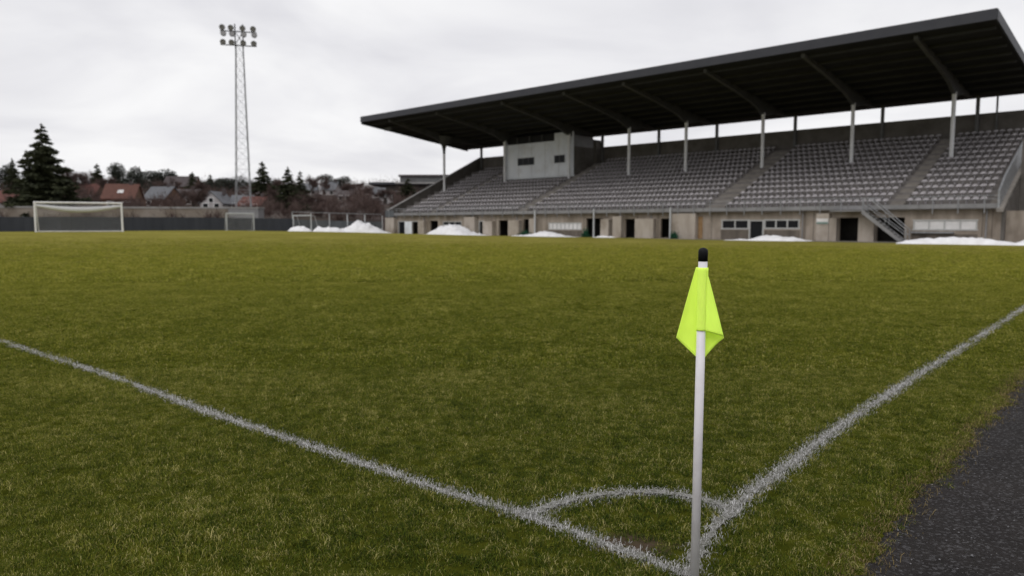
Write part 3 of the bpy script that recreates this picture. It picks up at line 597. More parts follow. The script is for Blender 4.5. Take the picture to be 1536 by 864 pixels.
for k, (s, t, h) in enumerate(COLS):
    pts = []; N_ = 16
    tip = -1.2
    up, dn = [], []
    for j in range(N_ + 1):
        y = tip + (TB - tip) * j / N_
        dep = np.interp(y, [tip, t - 7, t - 2.5, t - 0.6, t + 0.6, t + 3, TB], [0.34, 0.62, 0.98, 1.55, 1.55, 0.75, 0.12])
        up.append((y, rz(y) - .003)); dn.append((y, rz(y) - dep))
    poly = up + dn[::-1]
    x_tip = min(TIPS[k] - s, 1.5) if k > 1 else min(1.5, TIPS[k] - s)
    MB().prism(poly, s - .17, s + .17).build('rafter', M['rafter'], GS)
    top_h = rz(t) - 1.3
    c = MB().tube([(s, t, h - .9), (s, t, top_h - .9), (s, t, top_h)], [0.20, 0.20, 0.24], 10).build('column', M['column'], GS, False)
    if k == 0: MB().tube([(s, t, top_h - 1.9), (s, t, top_h - 1.2), (s, t, top_h - .55), (s, t, top_h - .1), (s, t, top_h + .9)], [.205, .26, .42, .85, 1.5], 12).build('haunch', M['rafter'], c)
    MB().box(s - .32, s + .32, t - .32, t + .32, h - .75, h - .6).build('base_plate', M['column'], c)
for s in (0.6, 13.6, 26.9, 36.8, 45.8, 56.4, 66.5, 75.9):
    MB().box(s - .16, s + .16, TB - .36, TB - .03, 11.2, rz(TB) - .02).build('rear_post', M['rearpost'], GS)
MB().box(77.55, 77.72, TB - .2, TB - .03, 11.2, rz(TB) - .02).build('rear_post', M['rearpost'], GS)
# press box
PB0, PB1, PT0, PT1 = 12.9, 26.5, 13.5, TB - .05
pb = MB(); pb.box(PB0, PB1, PT0, PT0 + .15, 8.75, 14.0); pb.box(PB0, PB0 + .15, PT0 + .15, PT1, 8.75, 14.9); pb.box(PB0, PB1, PT0 + .15, PT1, 8.6, 8.8)
pb.box(22.9, PB1, PT0, PT0 + .15, 14.0, 15.1)
press = pb.build('press_box', M['press'], GS)
MB().box(PB1 - .15, PB1 - .003, PT0 + .15, PT1, 8.8, 14.3).build('side_panel', M['darkwall'], press)
MB().box(PB1 - .15, PB1 + .02, PT0 + .16, PT1 - 2.0, 13.0, 14.6).build('side_panel', M['kick'], press)
MB().box(PB1 - 2.5, PB1 + .25, PT1 - 1.6, PT1 - .1, 10.8, 14.0).build('plant_box', M['darkwall'], press)
for k in range(5): MB().box(PB0 + .05 + k * 2.7, PB0 + .09 + k * 2.7, PT0 - .02, PT0 - .003, 8.8, 13.95).build('panel_joint', M['frame'], press)
for (a0, a1, b0, b1, n) in ((15.5, 18.85, 10.75, 11.75, 3), (22.95, 24.9, 10.75, 11.75, 2)):
    mb = MB(); f = .07
    mb.box(a0 - f, a1 + f, PT0 - .06, PT0 - .003, b0 - f, b0); mb.box(a0 - f, a1 + f, PT0 - .06, PT0 - .003, b1, b1 + f)
    w = (a1 - a0) / n
    for k in range(n + 1): mb.box(a0 + k * w - f / 2, a0 + k * w + f / 2, PT0 - .058, PT0 - .005, b0, b1)
    mb.build('window', M['rearpost'], press)
    for k in range(n): MB().box(a0 + k * w + f / 2, a0 + (k + 1) * w - f / 2, PT0 - .03, PT0 - .004, b0, b1).build('pane', M['glass'], press)
for k in range(4): MB().box(15.2 + k * 2.55, 15.4 + k * 2.55, PT0 + .02, PT0 + .14, 14.0, 15.1).build('mullion', M['rafter'], press)
MB().box(13.05, 22.9, PT0 + .2, PT0 + .24, 14.0, 15.1).build('pane', M['roof'], press)
# lamp cluster hanging under the roof's left end
for sx in (-2.6, -1.9, -1.5): MB().box(sx, sx + .3, 1.4, 1.9, rz(1.6) - .75, rz(1.6) - .26).build('roof_lamp', M['rearpost'], roof)

# seats: a moulded bucket shell, one object per seat for the 300 nearest, the rest joined
def seat_mesh():
    prof = [(-0.21, 0.39), (-0.17, 0.42), (0.06, 0.385), (0.15, 0.42), (0.20, 0.52), (0.235, 0.62), (0.225, 0.665)]
    nu = 7; vs, fs = [], []
    for j, (y, z) in enumerate(prof):
        for i in range(nu):
            a = -1 + 2 * i / (nu - 1); wd = 0.23 if j < len(prof) - 2 else (0.20 if j == len(prof) - 2 else 0.13)
            vs.append((a * wd, y - 0.05 * a * a * (1 if j > 2 else 0), z + 0.035 * a * a * (1 if 0 < j < 4 else 0) - (0.06 * a ** 4 if j == len(prof) - 1 else 0)))
    for j in range(len(prof) - 1):
        for i in range(nu - 1): fs.append((j * nu + i, j * nu + i + 1, (j + 1) * nu + i + 1, (j + 1) * nu + i))
    me = bpy.data.meshes.new('seat'); me.from_pydata(vs, [], fs); bm = bmesh.new(); bm.from_mesh(me)
    bmesh.ops.recalc_face_normals(bm, faces=bm.faces); bmesh.ops.solidify(bm, geom=bm.faces[:], thickness=0.025)
    MBb = MB().box(-.04, .04, -.05, .18, 0.0, .36)
    v0 = [bm.verts.new(p) for p in MBb.v]; [bm.faces.new([v0[i] for i in f]) for f in MBb.f]
    bmesh.ops.recalc_face_normals(bm, faces=bm.faces); bmesh.ops.triangulate(bm, faces=bm.faces)
    bm.to_mesh(me); bm.free(); me.materials.append(M['seat']); me.polygons.foreach_set('use_smooth', [True] * len(me.polygons)); return me
SEAT = seat_mesh(); PITCH = 0.625
blocks = [(2.4, 8.7), (9.8, 26.6), (28.5, 54.45), (56.95, 72.9), (74.35, 80.65)]
pos = []
for (a, b) in blocks:
    n = int((b - a) / PITCH); g = (b - a) / n
    for i in range(NROW):
        for k in range(n):
            s = a + (k + .5) * g; t = T0 + DT * i
            if PB0 - .4 < s < PB1 + .4 and t > PT0 - 1.0: continue
            if any(abs(s - c[0]) < .45 and abs(t - c[1]) < .8 for c in COLS): continue
            pos.append((s, t, row_h(i)))
def camd(p):
    x, y = st(p[0], p[1]); return math.hypot(x, y)
def offscreen(p):
    x, y = st(p[0], p[1]); return x / y > 0.72
pos.sort(key=lambda p: (offscreen(p), camd(p)))
rs = random.Random(3)
for p in pos[:300]:
    o = bpy.data.objects.new('seat', SEAT); COL.objects.link(o); o.parent = GS
    o.location = (p[0] + rs.uniform(-.015, .015), p[1], p[2] + .003); o.rotation_euler = (rs.uniform(-.04, .04), 0, rs.uniform(-.04, .04))
sv = np.array([v.co for v in SEAT.vertices]); sf = np.array([p.vertices for p in SEAT.polygons]); rest = np.array(pos[300:])
vv = sv[None] + rest[:, None] + np.c_[RNG.uniform(-.02, .02, len(rest)), np.zeros(len(rest)), np.full(len(rest), .003)][:, None]
o = npmesh('seat_rows', vv.reshape(-1, 3), (sf[None] + np.arange(len(rest))[:, None, None] * len(sv)).reshape(-1, 3), M['seat'], parent=GS, smooth=True); tag(o, kind='stuff')

# ------------------------------------------------------------------ snow piles
def snow(a, b, depth, h, label, peaks, seed, zoff=0.0, flat=2.6):
    a, b = Vector(a), Vector(b); L = (b - a).length; c = (a + b) / 2; rz_ = math.atan2(b.y - a.y, b.x - a.x)
    nx, ny = 60, 22; vs, fs = [], []
    for j in range(ny):
        for i in range(nx):
            u = -1 + 2 * i / (nx - 1); v = -1 + 2 * j / (ny - 1)
            x, y = u * L / 2, v * depth / 2
            env = max(0, 1 - abs(u) ** flat) * max(0, 1 - v * v)
            k = sum(w * math.exp(-((u - p) / s) ** 2) for p, w, s in peaks)
            nz = 0.22 * mnoise.fractal(Vector((x * .9 + seed * 7, y * .9, seed)), 1, 2, 4) + 0.13 * mnoise.noise(Vector((x * 2.6, y * 2.6, seed))) + .05 * mnoise.noise(Vector((x * 6, y * 6, seed)))
            vs.append((x, y + .12 * mnoise.noise(Vector((x * .8, seed, 0))), -0.06 + (h + .06) * (env ** .7) * max(0.12, k + nz * 1.1)))
    for j in range(ny - 1):
        for i in range(nx - 1): q = j * nx + i; fs.append((q, q + 1, q + nx + 1, q + nx))
    mb = MB(); mb.add(vs, fs); o = mb.build('snow_pile', M['snow'], None, True)
    o.location = (c.x, c.y, float(gh(c.x, c.y)) + zoff); o.rotation_euler = (0, 0, rz_)
    tag(o, label, 'snow pile', 'snow piles at the edge of the pitch'); return o
snow((-33.3, 107.6), (-29.0, 106.2), 2.4, 0.95, 'low lumpy snow pile in front of the grey training goal frame', [(-.3, .8, .5), (.4, .75, .5)], 1)
snow((-29.4, 107.0), (-24.3, 107.4), 2.4, 1.0, 'snow bank with a small peak between the goal frame and the biggest pile', [(-.7, 1.0, .3), (-.1, .7, .5), (.6, .6, .5)], 2)
snow((-28.0, 110.9), (-18.0, 111.3), 4.5, 1.72, 'tallest snow pile beside the left end of the grandstand', [(0, .55, .48), (.05, .48, .85)], 3)
snow((-12.9, 104.2), (-3.6, 97.6), 4.0, 1.38, 'broad smooth snow pile in front of the strip window at the left of the grandstand', [(-.12, .8, .55), (.25, .3, .5)], 4)
snow((-0.9, 93.6), (8.4, 88.2), 2.6, 0.62, 'shallow snow heap below the row of small white panes', [(.1, 1.0, .35), (-.6, .25, .5), (.7, .2, .3)], 5)
snow((9.3, 87.7), (12.6, 84.6), 1.6, 0.22, 'thin snow strip by the second support post of the grandstand', [(0, .9, .8)], 6)
snow((20.6, 73.6), (29.2, 67.8), 2.2, 0.42, 'low twin snow heaps in front of the dark windows and door', [(-.1, .9, .25), (.35, 1.0, .35), (-.7, .35, .4)], 7)
snow((32.0, 61.0), (39.3, 55.7), 2.0, 0.47, 'flat snow bank below the four white window panels beside the stair', [(-.45, .85, .6), (.35, .9, .6)], 8, flat=7)
snow((38.2, 56.4), (47.0, 50.0), 2.4, 0.62, 'snow bank rising at the right edge of the photo', [(-.6, .75, .5), (.1, .8, .4), (.6, 1.3, .5)], 9, flat=7)

# ------------------------------------------------------------------ goals
def goal(name, a, b, height, rad, label, mater, net=True, back=1.8, group='football goals', bag=False):
    a, b = Vector(a), Vector(b); L = (b - a).length; za = float(gh(a.x, a.y))
    g = tag(empty(name, (a.x, a.y, za), math.atan2(b.y - a.y, b.x - a.x)), label, 'goal', group)
    for x in (0, L): MB().tube([(x, 0, -.1), (x, 0, height)], rad, 10).build('post', M[mater], g)
    MB().tube([(-rad, 0, height), (L + rad, 0, height)], rad, 10).build('crossbar', M[mater], g)
    fr = MB()
    for x in (0, L): fr.tube([(x, 0, 0.05), (x, back, 0.05)], rad * .5, 6); fr.tube([(x, 0, height), (x, back * .45, height - .1), (x, back, .05)], rad * .4, 6)
    fr.tube([(0, back, .05), (L, back, .05)], rad * .7, 6); fr.build('back_frame', M[mater], g)
    if net:
        nm = MB(); sp = 0.16; r = 0.006
        def P(x, q):      # q 0..1 top front -> back -> ground
            if q < .3: return (x, q / .3 * back * .5, height - .35 * math.sin(math.pi * x / L) * (q / .3) - .1 * (q / .3))
            k = (q - .3) / .7; sag = (height - .1 - .35 * math.sin(math.pi * x / L)); return (x, back * (.5 + .5 * k), sag * (1 - k) + .04)
        nxs = int(L / sp)
        for i in range(nxs + 1): nm.tube([P(i * L / nxs, q / 8) for q in range(9)], r, 3, False)
        for q in range(1, 24): nm.tube([P(i * L / 12, q / 24) for i in range(13)], r, 3, False)
        nn = nm.build('net', M['net'], g)
        if bag:
            bg = MB(); bg.tube([(i * L / 24, back * .3, height - .20 - .40 * math.sin(math.pi * i / 24) - .08) for i in range(25)], [0.12 + .14 * math.sin(math.pi * i / 24) for i in range(25)], 8)
            bg.build('net_roll', M['netwhite'], g, True)
    return g
goal('football_goal', (-45.64, 70.0), (-39.03, 73.2), 2.84, 0.085, 'large white goal with sagging net at the far left of the pitch', 'white', True, 1.9, bag=True)
goal('football_goal', (-40.4, 103.5), (-37.3, 105.6), 2.55, 0.085, 'small grey white goal in front of the floodlight mast', 'greypaint', True, 1.2)
goal('football_goal', (-32.6, 109.0), (-29.3, 106.6), 2.5, 0.08, 'bare grey training goal frame seen at an angle behind a low snow pile', 'greypaint', False, 1.5)

# ------------------------------------------------------------------ perimeter fence
fence = tag(empty('perimeter_fence', (-70, 100, 0)), 'long dark tarpaulin fence along the far left end of the pitch', 'fence')
def along(pl, step):
    pl = [Vector(p) for p in pl]; out = [pl[0]]
    for p, q in zip(pl, pl[1:]):
        n = max(1, round((q - p).length / step)); out += [p.lerp(q, (k + 1) / n) for k in range(n)]
    return out
fp = along([(-112, 89.1), (-70, 100.0), (-33, 110.0), (-20.7, 116.2)], 2.7)
for k, (p, q) in enumerate(zip(fp, fp[1:])):
    grey = p.x > -34; z = float(gh(p.x, p.y)); d = (q - p).normalized(); L = (q - p).length
    hgt = 2.05 if not grey else 1.9
    mb = MB(); n = 6; vs, fs = [], []
    for i in range(n + 1):
        w = p + d * (L * i / n) ; off = .03 * math.sin(i * 2.1 + k)
        for zz in (z - .15, z + hgt + .015 * math.sin(i * 1.7 + k * 2)):
            vs += [(w.x + d.y * off + 70, w.y - d.x * off - 100, zz), (w.x + d.y * (off + .03) + 70, w.y - d.x * (off + .03) - 100, zz)]
    for i in range(n):
        a = i * 4; b = a + 4; fs += [(a, b, b + 2, a + 2), (a + 1, a + 3, b + 3, b + 1), (a + 2, b + 2, b + 3, a + 3)]
    mb.add(vs, fs); mb.build('tarpaulin', M['teal' if grey else 'navy'], fence)
    ph = 3.1 if grey else 2.25
    MB().tube([(p.x + 70 - d.y * .12, p.y - 100 + d.x * .12, z - .2), (p.x + 70 - d.y * .12, p.y - 100 + d.x * .12, z + ph)], .05 if grey else .035, 6).build('fence_post', M['greypaint' if grey else 'galv'], fence)
rail = MB(); gp = [p for p in fp if p.x > -34.5] 
rail.tube([(p.x + 70, p.y - 100, float(gh(p.x, p.y)) + 3.1) for p in gp], .05, 6); rail.build('top_rail', M['galv'], fence)
for p in gp[1::1]:
    z = float(gh(p.x, p.y)); MB().tube([(p.x + 70 + .3, p.y - 100 - 1.2, z), (p.x + 70 + .3, p.y - 100 - 1.2, z + 2.9)], .06, 6).build('front_post', M['greypaint'], fence)
# beige retaining wall behind the fence
wl = tag(empty('retaining_wall', (-74, 106, 0)), 'long beige concrete wall with pale coping behind the dark fence', 'wall')
wp = along([(-124, 92.5), (-74.1, 106), (-39.5, 113.5)], 6.0)
for p, q in zip(wp, wp[1:]):
    d = (q - p).normalized(); nr = Vector((-d.y, d.x)); g = .02
    def quad(off0, off1, z0, z1, m, nm):
        A = [p + d * g + nr * off0, q - d * g + nr * off0, q - d * g + nr * off1, p + d * g + nr * off1]
        mb = MB(); mb.add([(v.x + 74, v.y - 106, z) for z in (z0, z1) for v in A], [(0, 3, 2, 1), (4, 5, 6, 7), (0, 1, 5, 4), (1, 2, 6, 5), (2, 3, 7, 6), (3, 0, 4, 7)]); mb.build(nm, M[m], wl)
    quad(0, .4, -.5, 3.95, 'beige', 'wall_panel'); quad(-.08, .48, 3.953, 4.2, 'coping', 'coping_stone')

# ------------------------------------------------------------------ floodlight mast and its cabin
mast = tag(empty('floodlight_mast', (-42.7, 116.5, 2.2), R(15)), 'tall grey lattice floodlight mast with two rows of lamps', 'floodlight')
HB = 29.6
legs = []
for sx, sy in ((-1, -1), (1, -1), (1, 1), (-1, 1)):
    b = (sx * 1.15, sy * 1.15, 0); t = (sx * .52 + .15, sy * .52, HB - 2.2); legs.append((Vector(b), Vector(t)))
    MB().tube([b, t], 0.062, 6).build('leg', M['galv'], mast)
lat = MB()
for k in range(4):
    (b0, t0), (b1, t1) = legs[k], legs[(k + 1) % 4]; n = 17
    for j in range(n):
        f0, f1 = j / n, (j + 1) / n
        lat.tube([b0.lerp(t0, f0), b1.lerp(t1, f1)], .015, 4, False); lat.tube([b1.lerp(t1, f0), b0.lerp(t0, f1)], .015, 4, False); lat.tube([b0.lerp(t0, f1), b1.lerp(t1, f1)], .015, 4, False)
lat.build('lattice', M['galv'], mast)
hz = HB - 2.2
fr = MB()
for sx in (-.4, .75): fr.tube([(sx, -.5, hz - .8), (sx, -.5, hz + 2.9)], .09, 6)
fr.tube([(-.4, -.5, hz - .2), (.75, -.5, hz + 1.7)], .06, 6); fr.tube([(.75, -.5, hz), (-.4, -.5, hz + 1.7)], .06, 6)
fr.build('head_frame', M['lampgrey'], mast)
for z in (hz - .35, hz + 1.75): MB().tube([(-2.55, -.55, z), (2.75, -.55, z)], .09, 6).build('crossarm', M['lampgrey'], mast)
def lamp(x, z, tilt):
    o = empty('lamp'); o.parent = mast
    bpy.data.objects.remove(o)
    mb = MB(); mb.tube([(0, .25, 0), (0, .05, 0), (0, -.22, 0), (0, -.30, 0)], [.15, .36, .45, .45], 10)
    l = mb.build('lamp', M['lampgrey'], mast, False); l.location = (x, -.7, z); l.rotation_euler = (tilt, 0, 0)
    MB().tube([(0, -.303, 0), (0, -.32, 0)], .40, 10).build('lamp_glass', M['kick'], l)
    MB().tube([(0, 0, -.45 if tilt > 0 else .45), (0, 0, 0)], .05, 5).build('bracket', M['lampgrey'], l)
for x in (-2.2, -.95, .75, 2.3):
    lamp(x, hz + 2.3, R(28)); lamp(x + .15, hz + 1.2, R(-10) + R(40) * 0 - R(5)); lamp(x + .05, hz + .1, R(28))
cab = tag(empty('site_cabin', (-41.2, 112.2, 0)), 'pale grey utility cabin below the floodlight mast', 'cabin')
MB().box(-2.3, 2.3, 0, 2.6, 0, 4.0).build('cabin_wall', M['kick'], cab); MB().box(-2.4, 2.4, -.1, 2.7, 4.003, 4.18).build('cabin_roof', M['coping'], cab)
for k in range(5): MB().box(-2.25 + k * .92, -2.25 + k * .92 + .86, -.03, -.003, .2, 3.9).build('panel', M['kick'], cab)

# ------------------------------------------------------------------ houses on the hillside
def house(x, y, w, d, zr, label, roof_m, wall_m, rz_=0.0, wall_h=2.6, skylight=False, nwin=2, gable_front=False, zb=None):
    zb = float(hill(np.array(x), np.array(y))) - .6 if zb is None else zb
    h = tag(empty('house', (x, y, zb), rz_), label, 'house', 'houses on the hillside'); H = zr - zb; wh = max(H * .45, H - w * .75) if gable_front else H * .48
    if gable_front:    # gable towards the pitch: ridge runs along y
        mb = MB(); P = [(-w / 2, 0), (w / 2, 0), (w / 2, wh), (0, H - .15), (-w / 2, wh)]
        mb.add([(a, 0, z) for a, z in P] + [(a, d, z) for a, z in P], [(0, 1, 2, 3, 4), (9, 8, 7, 6, 5)] + [(i, 5 + i, 5 + (i + 1) % 5, (i + 1) % 5) for i in range(5)]); mb.build('wall', M[wall_m], h)
        rf = MB()
        for sx in (-1, 1):
            e = (sx * (w / 2 + .35), wh - .3); rf.add([(0, -.3, H - .14), (0, d + .3, H - .14), (e[0], d + .3, e[1]), (e[0], -.3, e[1]), (0, -.3, H + .08), (0, d + .3, H + .08), (e[0], d + .3, e[1] + .2), (e[0], -.3, e[1] + .2)],
                   [(0, 1, 2, 3), (4, 7, 6, 5), (0, 3, 7, 4), (3, 2, 6, 7), (2, 1, 5, 6), (1, 0, 4, 5)])
    else:              # eaves towards the pitch: ridge runs along x
        mb = MB(); P = [(0, 0), (d, 0), (d, wh), (d / 2, H - .15), (0, wh)]
        mb.prism(P, -w / 2, w / 2); mb.build('wall', M[wall_m], h); rf = MB()
        for e in ((-.35, wh - .25), (d + .35, wh - .25)):
            rf.prism([(d / 2, H - .14), (d / 2, H + .08), (e[0], e[1] + .2), (e[0], e[1])], -w / 2 - .3, w / 2 + .3)
    r = rf.build('roof', M[roof_m], h)
    MB().box(w * .22, w * .22 + .6, d * .5 - .3, d * .5 + .3, H - .8, H + .7).build('chimney', M['tile_dark'], r)
    if skylight:
        sl_ = math.atan2(H - wh + .2, d / 2 + .35); o = MB().box(-.55, .55, -.05, .05, -.5, .5).build('skylight', M['whitepanel'], r); o.location = (w * .02, d * .20, wh + (H - wh) * .42 + .18); o.rotation_euler = (sl_ - R(90), 0, 0)
    for k in range(nwin):
        cx = (k + .5) / nwin * w - w / 2; z0 = wh * .38; f = MB().box(cx - .62, cx + .62, -.06, -.003, z0 - .08, z0 + 1.2).build('window', M['white'], h)
        MB().box(cx - .5, cx + .5, -.07, -.062, z0 + .04, z0 + 1.08).build('pane', M['glass'], f)
    if gable_front:
        f = MB().box(-.55, .55, -.06, -.003, wh * 1.0, wh * 1.0 + 1.1).build('window', M['white'], h); MB().box(-.42, .42, -.07, -.062, wh + .12, wh + .98).build('pane', M['glass'], f)
    return h
house(-80.6, 150, 6.0, 7, 9.9, 'orange tiled house with a pale skylight right of the big spruce', 'tile_orange', 'render_brown', R(12), skylight=True)
house(-79.6, 163, 5.6, 6, 10.0, 'grey slate roofed house right of the orange roof', 'tile_grey', 'render_brown', R(-14))
house(-61.6, 150, 4.6, 7, 8.3, 'white gabled house left of the floodlight mast', 'tile_grey', 'render_white', R(0), gable_front=True, nwin=2)
house(-104.5, 150, 9.0, 7, 8.5, 'long red roofed house with white wall at the far left edge', 'tile_red', 'render_white', R(8), nwin=4)
house(-104.5, 230, 9.4, 8, 16.7, 'dark roofed house with pale gable windows high on the hill', 'tile_dark', 'render_brown', R(6), nwin=3)
house(-80.0, 176, 7.2, 7, 10.0, 'low brown boarded house with dark roof below the hilltop house', 'tile_dark', 'render_brown', R(-4), nwin=3)
house(-53.2, 148, 5.2, 6, 7.2, 'low house with reddish roof right behind the floodlight mast', 'tile_red', 'render_beige', R(-10))
house(-57.2, 154, 4.2, 6, 7.7, 'low house with pale grey roof directly behind the mast legs', 'tile_grey', 'render_beige', R(6))
house(-63.5, 230, 4.4, 6, 14.3, 'small white house high among bare trees left of the round evergreen', 'tile_grey', 'render_white', R(10), nwin=2)
house(-56.4, 225, 4.2, 6, 14.7, 'small white house just below the round evergreen top', 'tile_grey', 'render_white', R(-8), nwin=2)
house(-38.7, 215, 4.8, 6, 12.5, 'white walled house upper right of the bare trees near the grandstand', 'tile_grey', 'render_white', R(-6), nwin=2)
house(-32.0, 185, 4.6, 6, 8.9, 'pale pinkish gabled house beside the left end of the grandstand', 'tile_grey', 'render_white', R(14), gable_front=True, nwin=1)
house(-52.4, 190, 4.0, 6, 8.8, 'small beige house low between the dense cone tree and the fence rail', 'tile_dark', 'render_beige', R(4), nwin=2)
house(-119, 198, 12.0, 8, 12.6, 'wide red tiled house half hidden right behind the big spruce', 'tile_red', 'render_brown', R(5), nwin=4)
house(-146, 195, 9.0, 8, 12.5, 'grey roofed house above the red roof at the left edge', 'tile_grey', 'render_beige', R(5), nwin=3)
house(-47, 205, 4.0, 6, 11.0, 'little beige house in the middle of the bare brown wood', 'tile_dark', 'render_beige', R(-5), nwin=2)
# long flat roofed building behind the left end of the stand
fb = tag(empty('flat_roofed_building', (-24, 192, 5)), 'long low building with overhanging dark flat roof behind the grandstand', 'building')
MB().box(-9, 24, 0, 14, -3, 6.8).build('wall', M['darkwall'], fb); MB().box(-13, 25, -2.5, 15, 6.803, 7.35).build('roof', M['fascia'], fb)
MB().box(-5.4, 24.5, 1, 12, 7.353, 9.0).build('upper_storey', M['rearpost'], fb); MB().box(-5.8, 25, .6, 12.4, 9.003, 9.5).build('roof', M['tile_dark'], fb)
MB().box(-6.2, 25.2, -2.6, -2.503, 7.0, 7.35).build('roof_edge', M['coping'], fb)
for k in range(7): 
    f = MB().box(-7.5 + k * 4, -4.6 + k * 4, -.06, -.003, 2.8, 5.2).build('window', M['frame'], fb); MB().box(-7.3 + k * 4, -4.8 + k * 4, -.08, -.062, 3.0, 5.0).build('pane', M['glass'], f)

# ------------------------------------------------------------------ trees
def leafset(c, d, size, rng, k=1):
    """k triangles near each centre c (n,3), hanging roughly along d (n,3)"""
    n = len(c); out = []
    for _ in range(k):
        a = rng.normal(0, 1, (n, 3)); a -= d * (a * d).sum(1)[:, None]; a /= np.linalg.norm(a, axis=1)[:, None] + 1e-6
        s = size * rng.uniform(.6, 1.3, n); j = rng.normal(0, .25, (n, 3)) * s[:, None]
        out.append(np.stack([c + j - a * (s * .28)[:, None], c + j + a * (s * .28)[:, None], c + j + d * s[:, None]], 1))
    v = np.concatenate(out).reshape(-1, 3); return v, np.arange(len(v)).reshape(-1, 3)
def spruce_proto(seed, nb, per, dens, tip=1.0):
    """unit spruce: height 1, radius 1 scaled separately in xy"""
    rng = np.random.default_rng(seed); C, D, S = [], [], []
    nw = max(8, nb // 7)
    for w in range(nw):
        f0 = (w + .3) / nw; k_ = 7 if f0 < .8 else 5
        for b in range(k_):
            f = f0 + rng.uniform(-.45, .45) / nw; reach = (1 - f) ** 0.95 * rng.uniform(.55, 1.12) * (1.0 if f < .75 else .85) + .025
            z = 0.05 + 0.94 * f; a = b * 6.283 / k_ + w * .9 + rng.normal(0, .22); n = max(4, int(per * (reach + .08)))
            q = rng.random(n) ** .75 * reach; wd = (.24 * reach * np.sin(np.pi * np.clip(q / reach, 0.03, 1) ** .7) + .012) * rng.normal(0, .55, n)
            cx, sx = np.cos(a), np.sin(a); droop = -0.17 * q + 0.13 * q ** 2.2 * tip
            C.append(np.c_[q * cx - wd * sx, q * sx + wd * cx, z + droop - np.abs(rng.normal(0, .012, n)) * (1.1 - f)])
            dd = np.c_[np.full(n, cx * .10), np.full(n, sx * .10), np.full(n, -.035)] + rng.normal(0, .05, (n, 3)) * [1, 1, .4]; D.append(dd / np.linalg.norm(dd, axis=1)[:, None]); S.append(np.full(n, dens) * (1.05 - .45 * f))
    C.append(np.c_[rng.normal(0, .008, 40), rng.normal(0, .008, 40), rng.uniform(.93, 1.0, 40)]); D.append(np.tile([0, 0, 1.0], (40, 1))); S.append(np.full(40, dens * .35))
    return np.concatenate(C), np.concatenate(D), np.concatenate(S)
def make_tree_mesh_spruce(name, seed, H, Rr, nb, per, size):
    rng = np.random.default_rng(seed + 50); C, D, S = spruce_proto(seed, nb, per, size)
    C = C * [Rr, Rr, H]; D = D * [Rr, Rr, H * .35]; D /= np.linalg.norm(D, axis=1)[:, None]
    v, f = leafset(C, D, S, rng, 2); o = npmesh(name, v, f, M['spruce'], link=False); return o.data
def round_mesh(name, seed, n, Hh, Rr, lobes=9, size=.42):
    rng = np.random.default_rng(seed); cs = []; 
    for k in range(lobes):
        t = rng.random(); c = np.array([rng.normal(0, .38) * Rr, rng.normal(0, .38) * Rr, Hh * (.30 + .55 * t)]); r = Rr * rng.uniform(.45, .75) * (1.15 - .55 * t)
        m = n // lobes; p = rng.normal(0, 1, (m, 3)); p /= np.linalg.norm(p, axis=1)[:, None]; p *= (rng.random(m) ** .25)[:, None] * r * [1, 1, 1.15]; cs.append(c + p)
    C = np.concatenate(cs); d = rng.normal(0, 1, C.shape) + [0, 0, .3]; d /= np.linalg.norm(d, axis=1)[:, None]
    v, f = leafset(C, d, np.full(len(C), size), rng, 1); return npmesh(name, v, f, M['yew'], link=False).data
def bare_mesh(seed, H=8.0, Rr=2.6):
    rng = random.Random(seed); tr = MB(); tw_c, tw_d, tw_l = [], [], []
    def grow(p, d, L, r, lev):
        q = p + d * L * .5 + Vector((rng.gauss(0, .05), rng.gauss(0, .05), 0)) * L; e = q + (d + Vector((rng.gauss(0, .15), rng.gauss(0, .15), .1))).normalized() * L * .5
        tr.tube([p, q, e], [r, r * .8, r * .6], 5 if lev < 2 else 3, False)
        if lev >= 3:
            for _ in range(9):
                f = rng.random(); tw_c.append(tuple(p.lerp(e, f))); dd = (d + Vector((rng.gauss(0, .6), rng.gauss(0, .6), rng.gauss(.25, .4)))).normalized(); tw_d.append(tuple(dd)); tw_l.append(rng.uniform(.4, 1.1))
            return
        for k in range(5 if lev == 0 else 4):
            f = rng.uniform(.45, 1.0) if lev else rng.uniform(.5, 1.0); nd = (d * (.75 if k else 1.2) + Vector((rng.gauss(0, .55), rng.gauss(0, .55), rng.uniform(.0, .5)))).normalized()
            grow(p.lerp(e, f), nd, L * rng.uniform(.50, .72), r * .52, lev + 1)
    grow(Vector((0, 0, -.3)), Vector((0, 0, 1)), H * .42, H * .022, 0)
    c, d, l = np.array(tw_c), np.array(tw_d), np.array(tw_l); g = np.random.default_rng(seed); vs, fs = [], []
    c = np.repeat(c, 3, 0) + g.normal(0, .12, (len(c) * 3, 3)); d = np.repeat(d, 3, 0) + g.normal(0, .3, (len(d) * 3, 3)); d /= np.linalg.norm(d, axis=1)[:, None]; l = np.repeat(l, 3)
    a = g.normal(0, 1, c.shape); a -= d * (a * d).sum(1)[:, None]; a /= np.linalg.norm(a, axis=1)[:, None]
    v = np.stack([c - a * .022, c + a * .022, c + d * l[:, None]], 1).reshape(-1, 3)
    zmax = v[:, 2].max(); rmax = np.percentile(np.hypot(v[:, 0], v[:, 1]), 96); v = v * [Rr / rmax, Rr / rmax, H / zmax]
    crown = npmesh('crown', v, np.arange(len(v)).reshape(-1, 3), M['twig'], link=False).data
    tr.v = [(x * Rr / rmax, y * Rr / rmax, z * H / zmax) for x, y, z in tr.v]; t = tr.build('trunk', M['bark']); me = t.data; bpy.data.objects.remove(t); return crown, me
def trunk_mesh(H, r):
    t = MB().tube([(0, 0, -.5), (0, 0, H * .5), (0, 0, H * .97)], [r, r * .55, r * .08], 7).build('trunk', M['bark']); me = t.data; bpy.data.objects.remove(t); return me
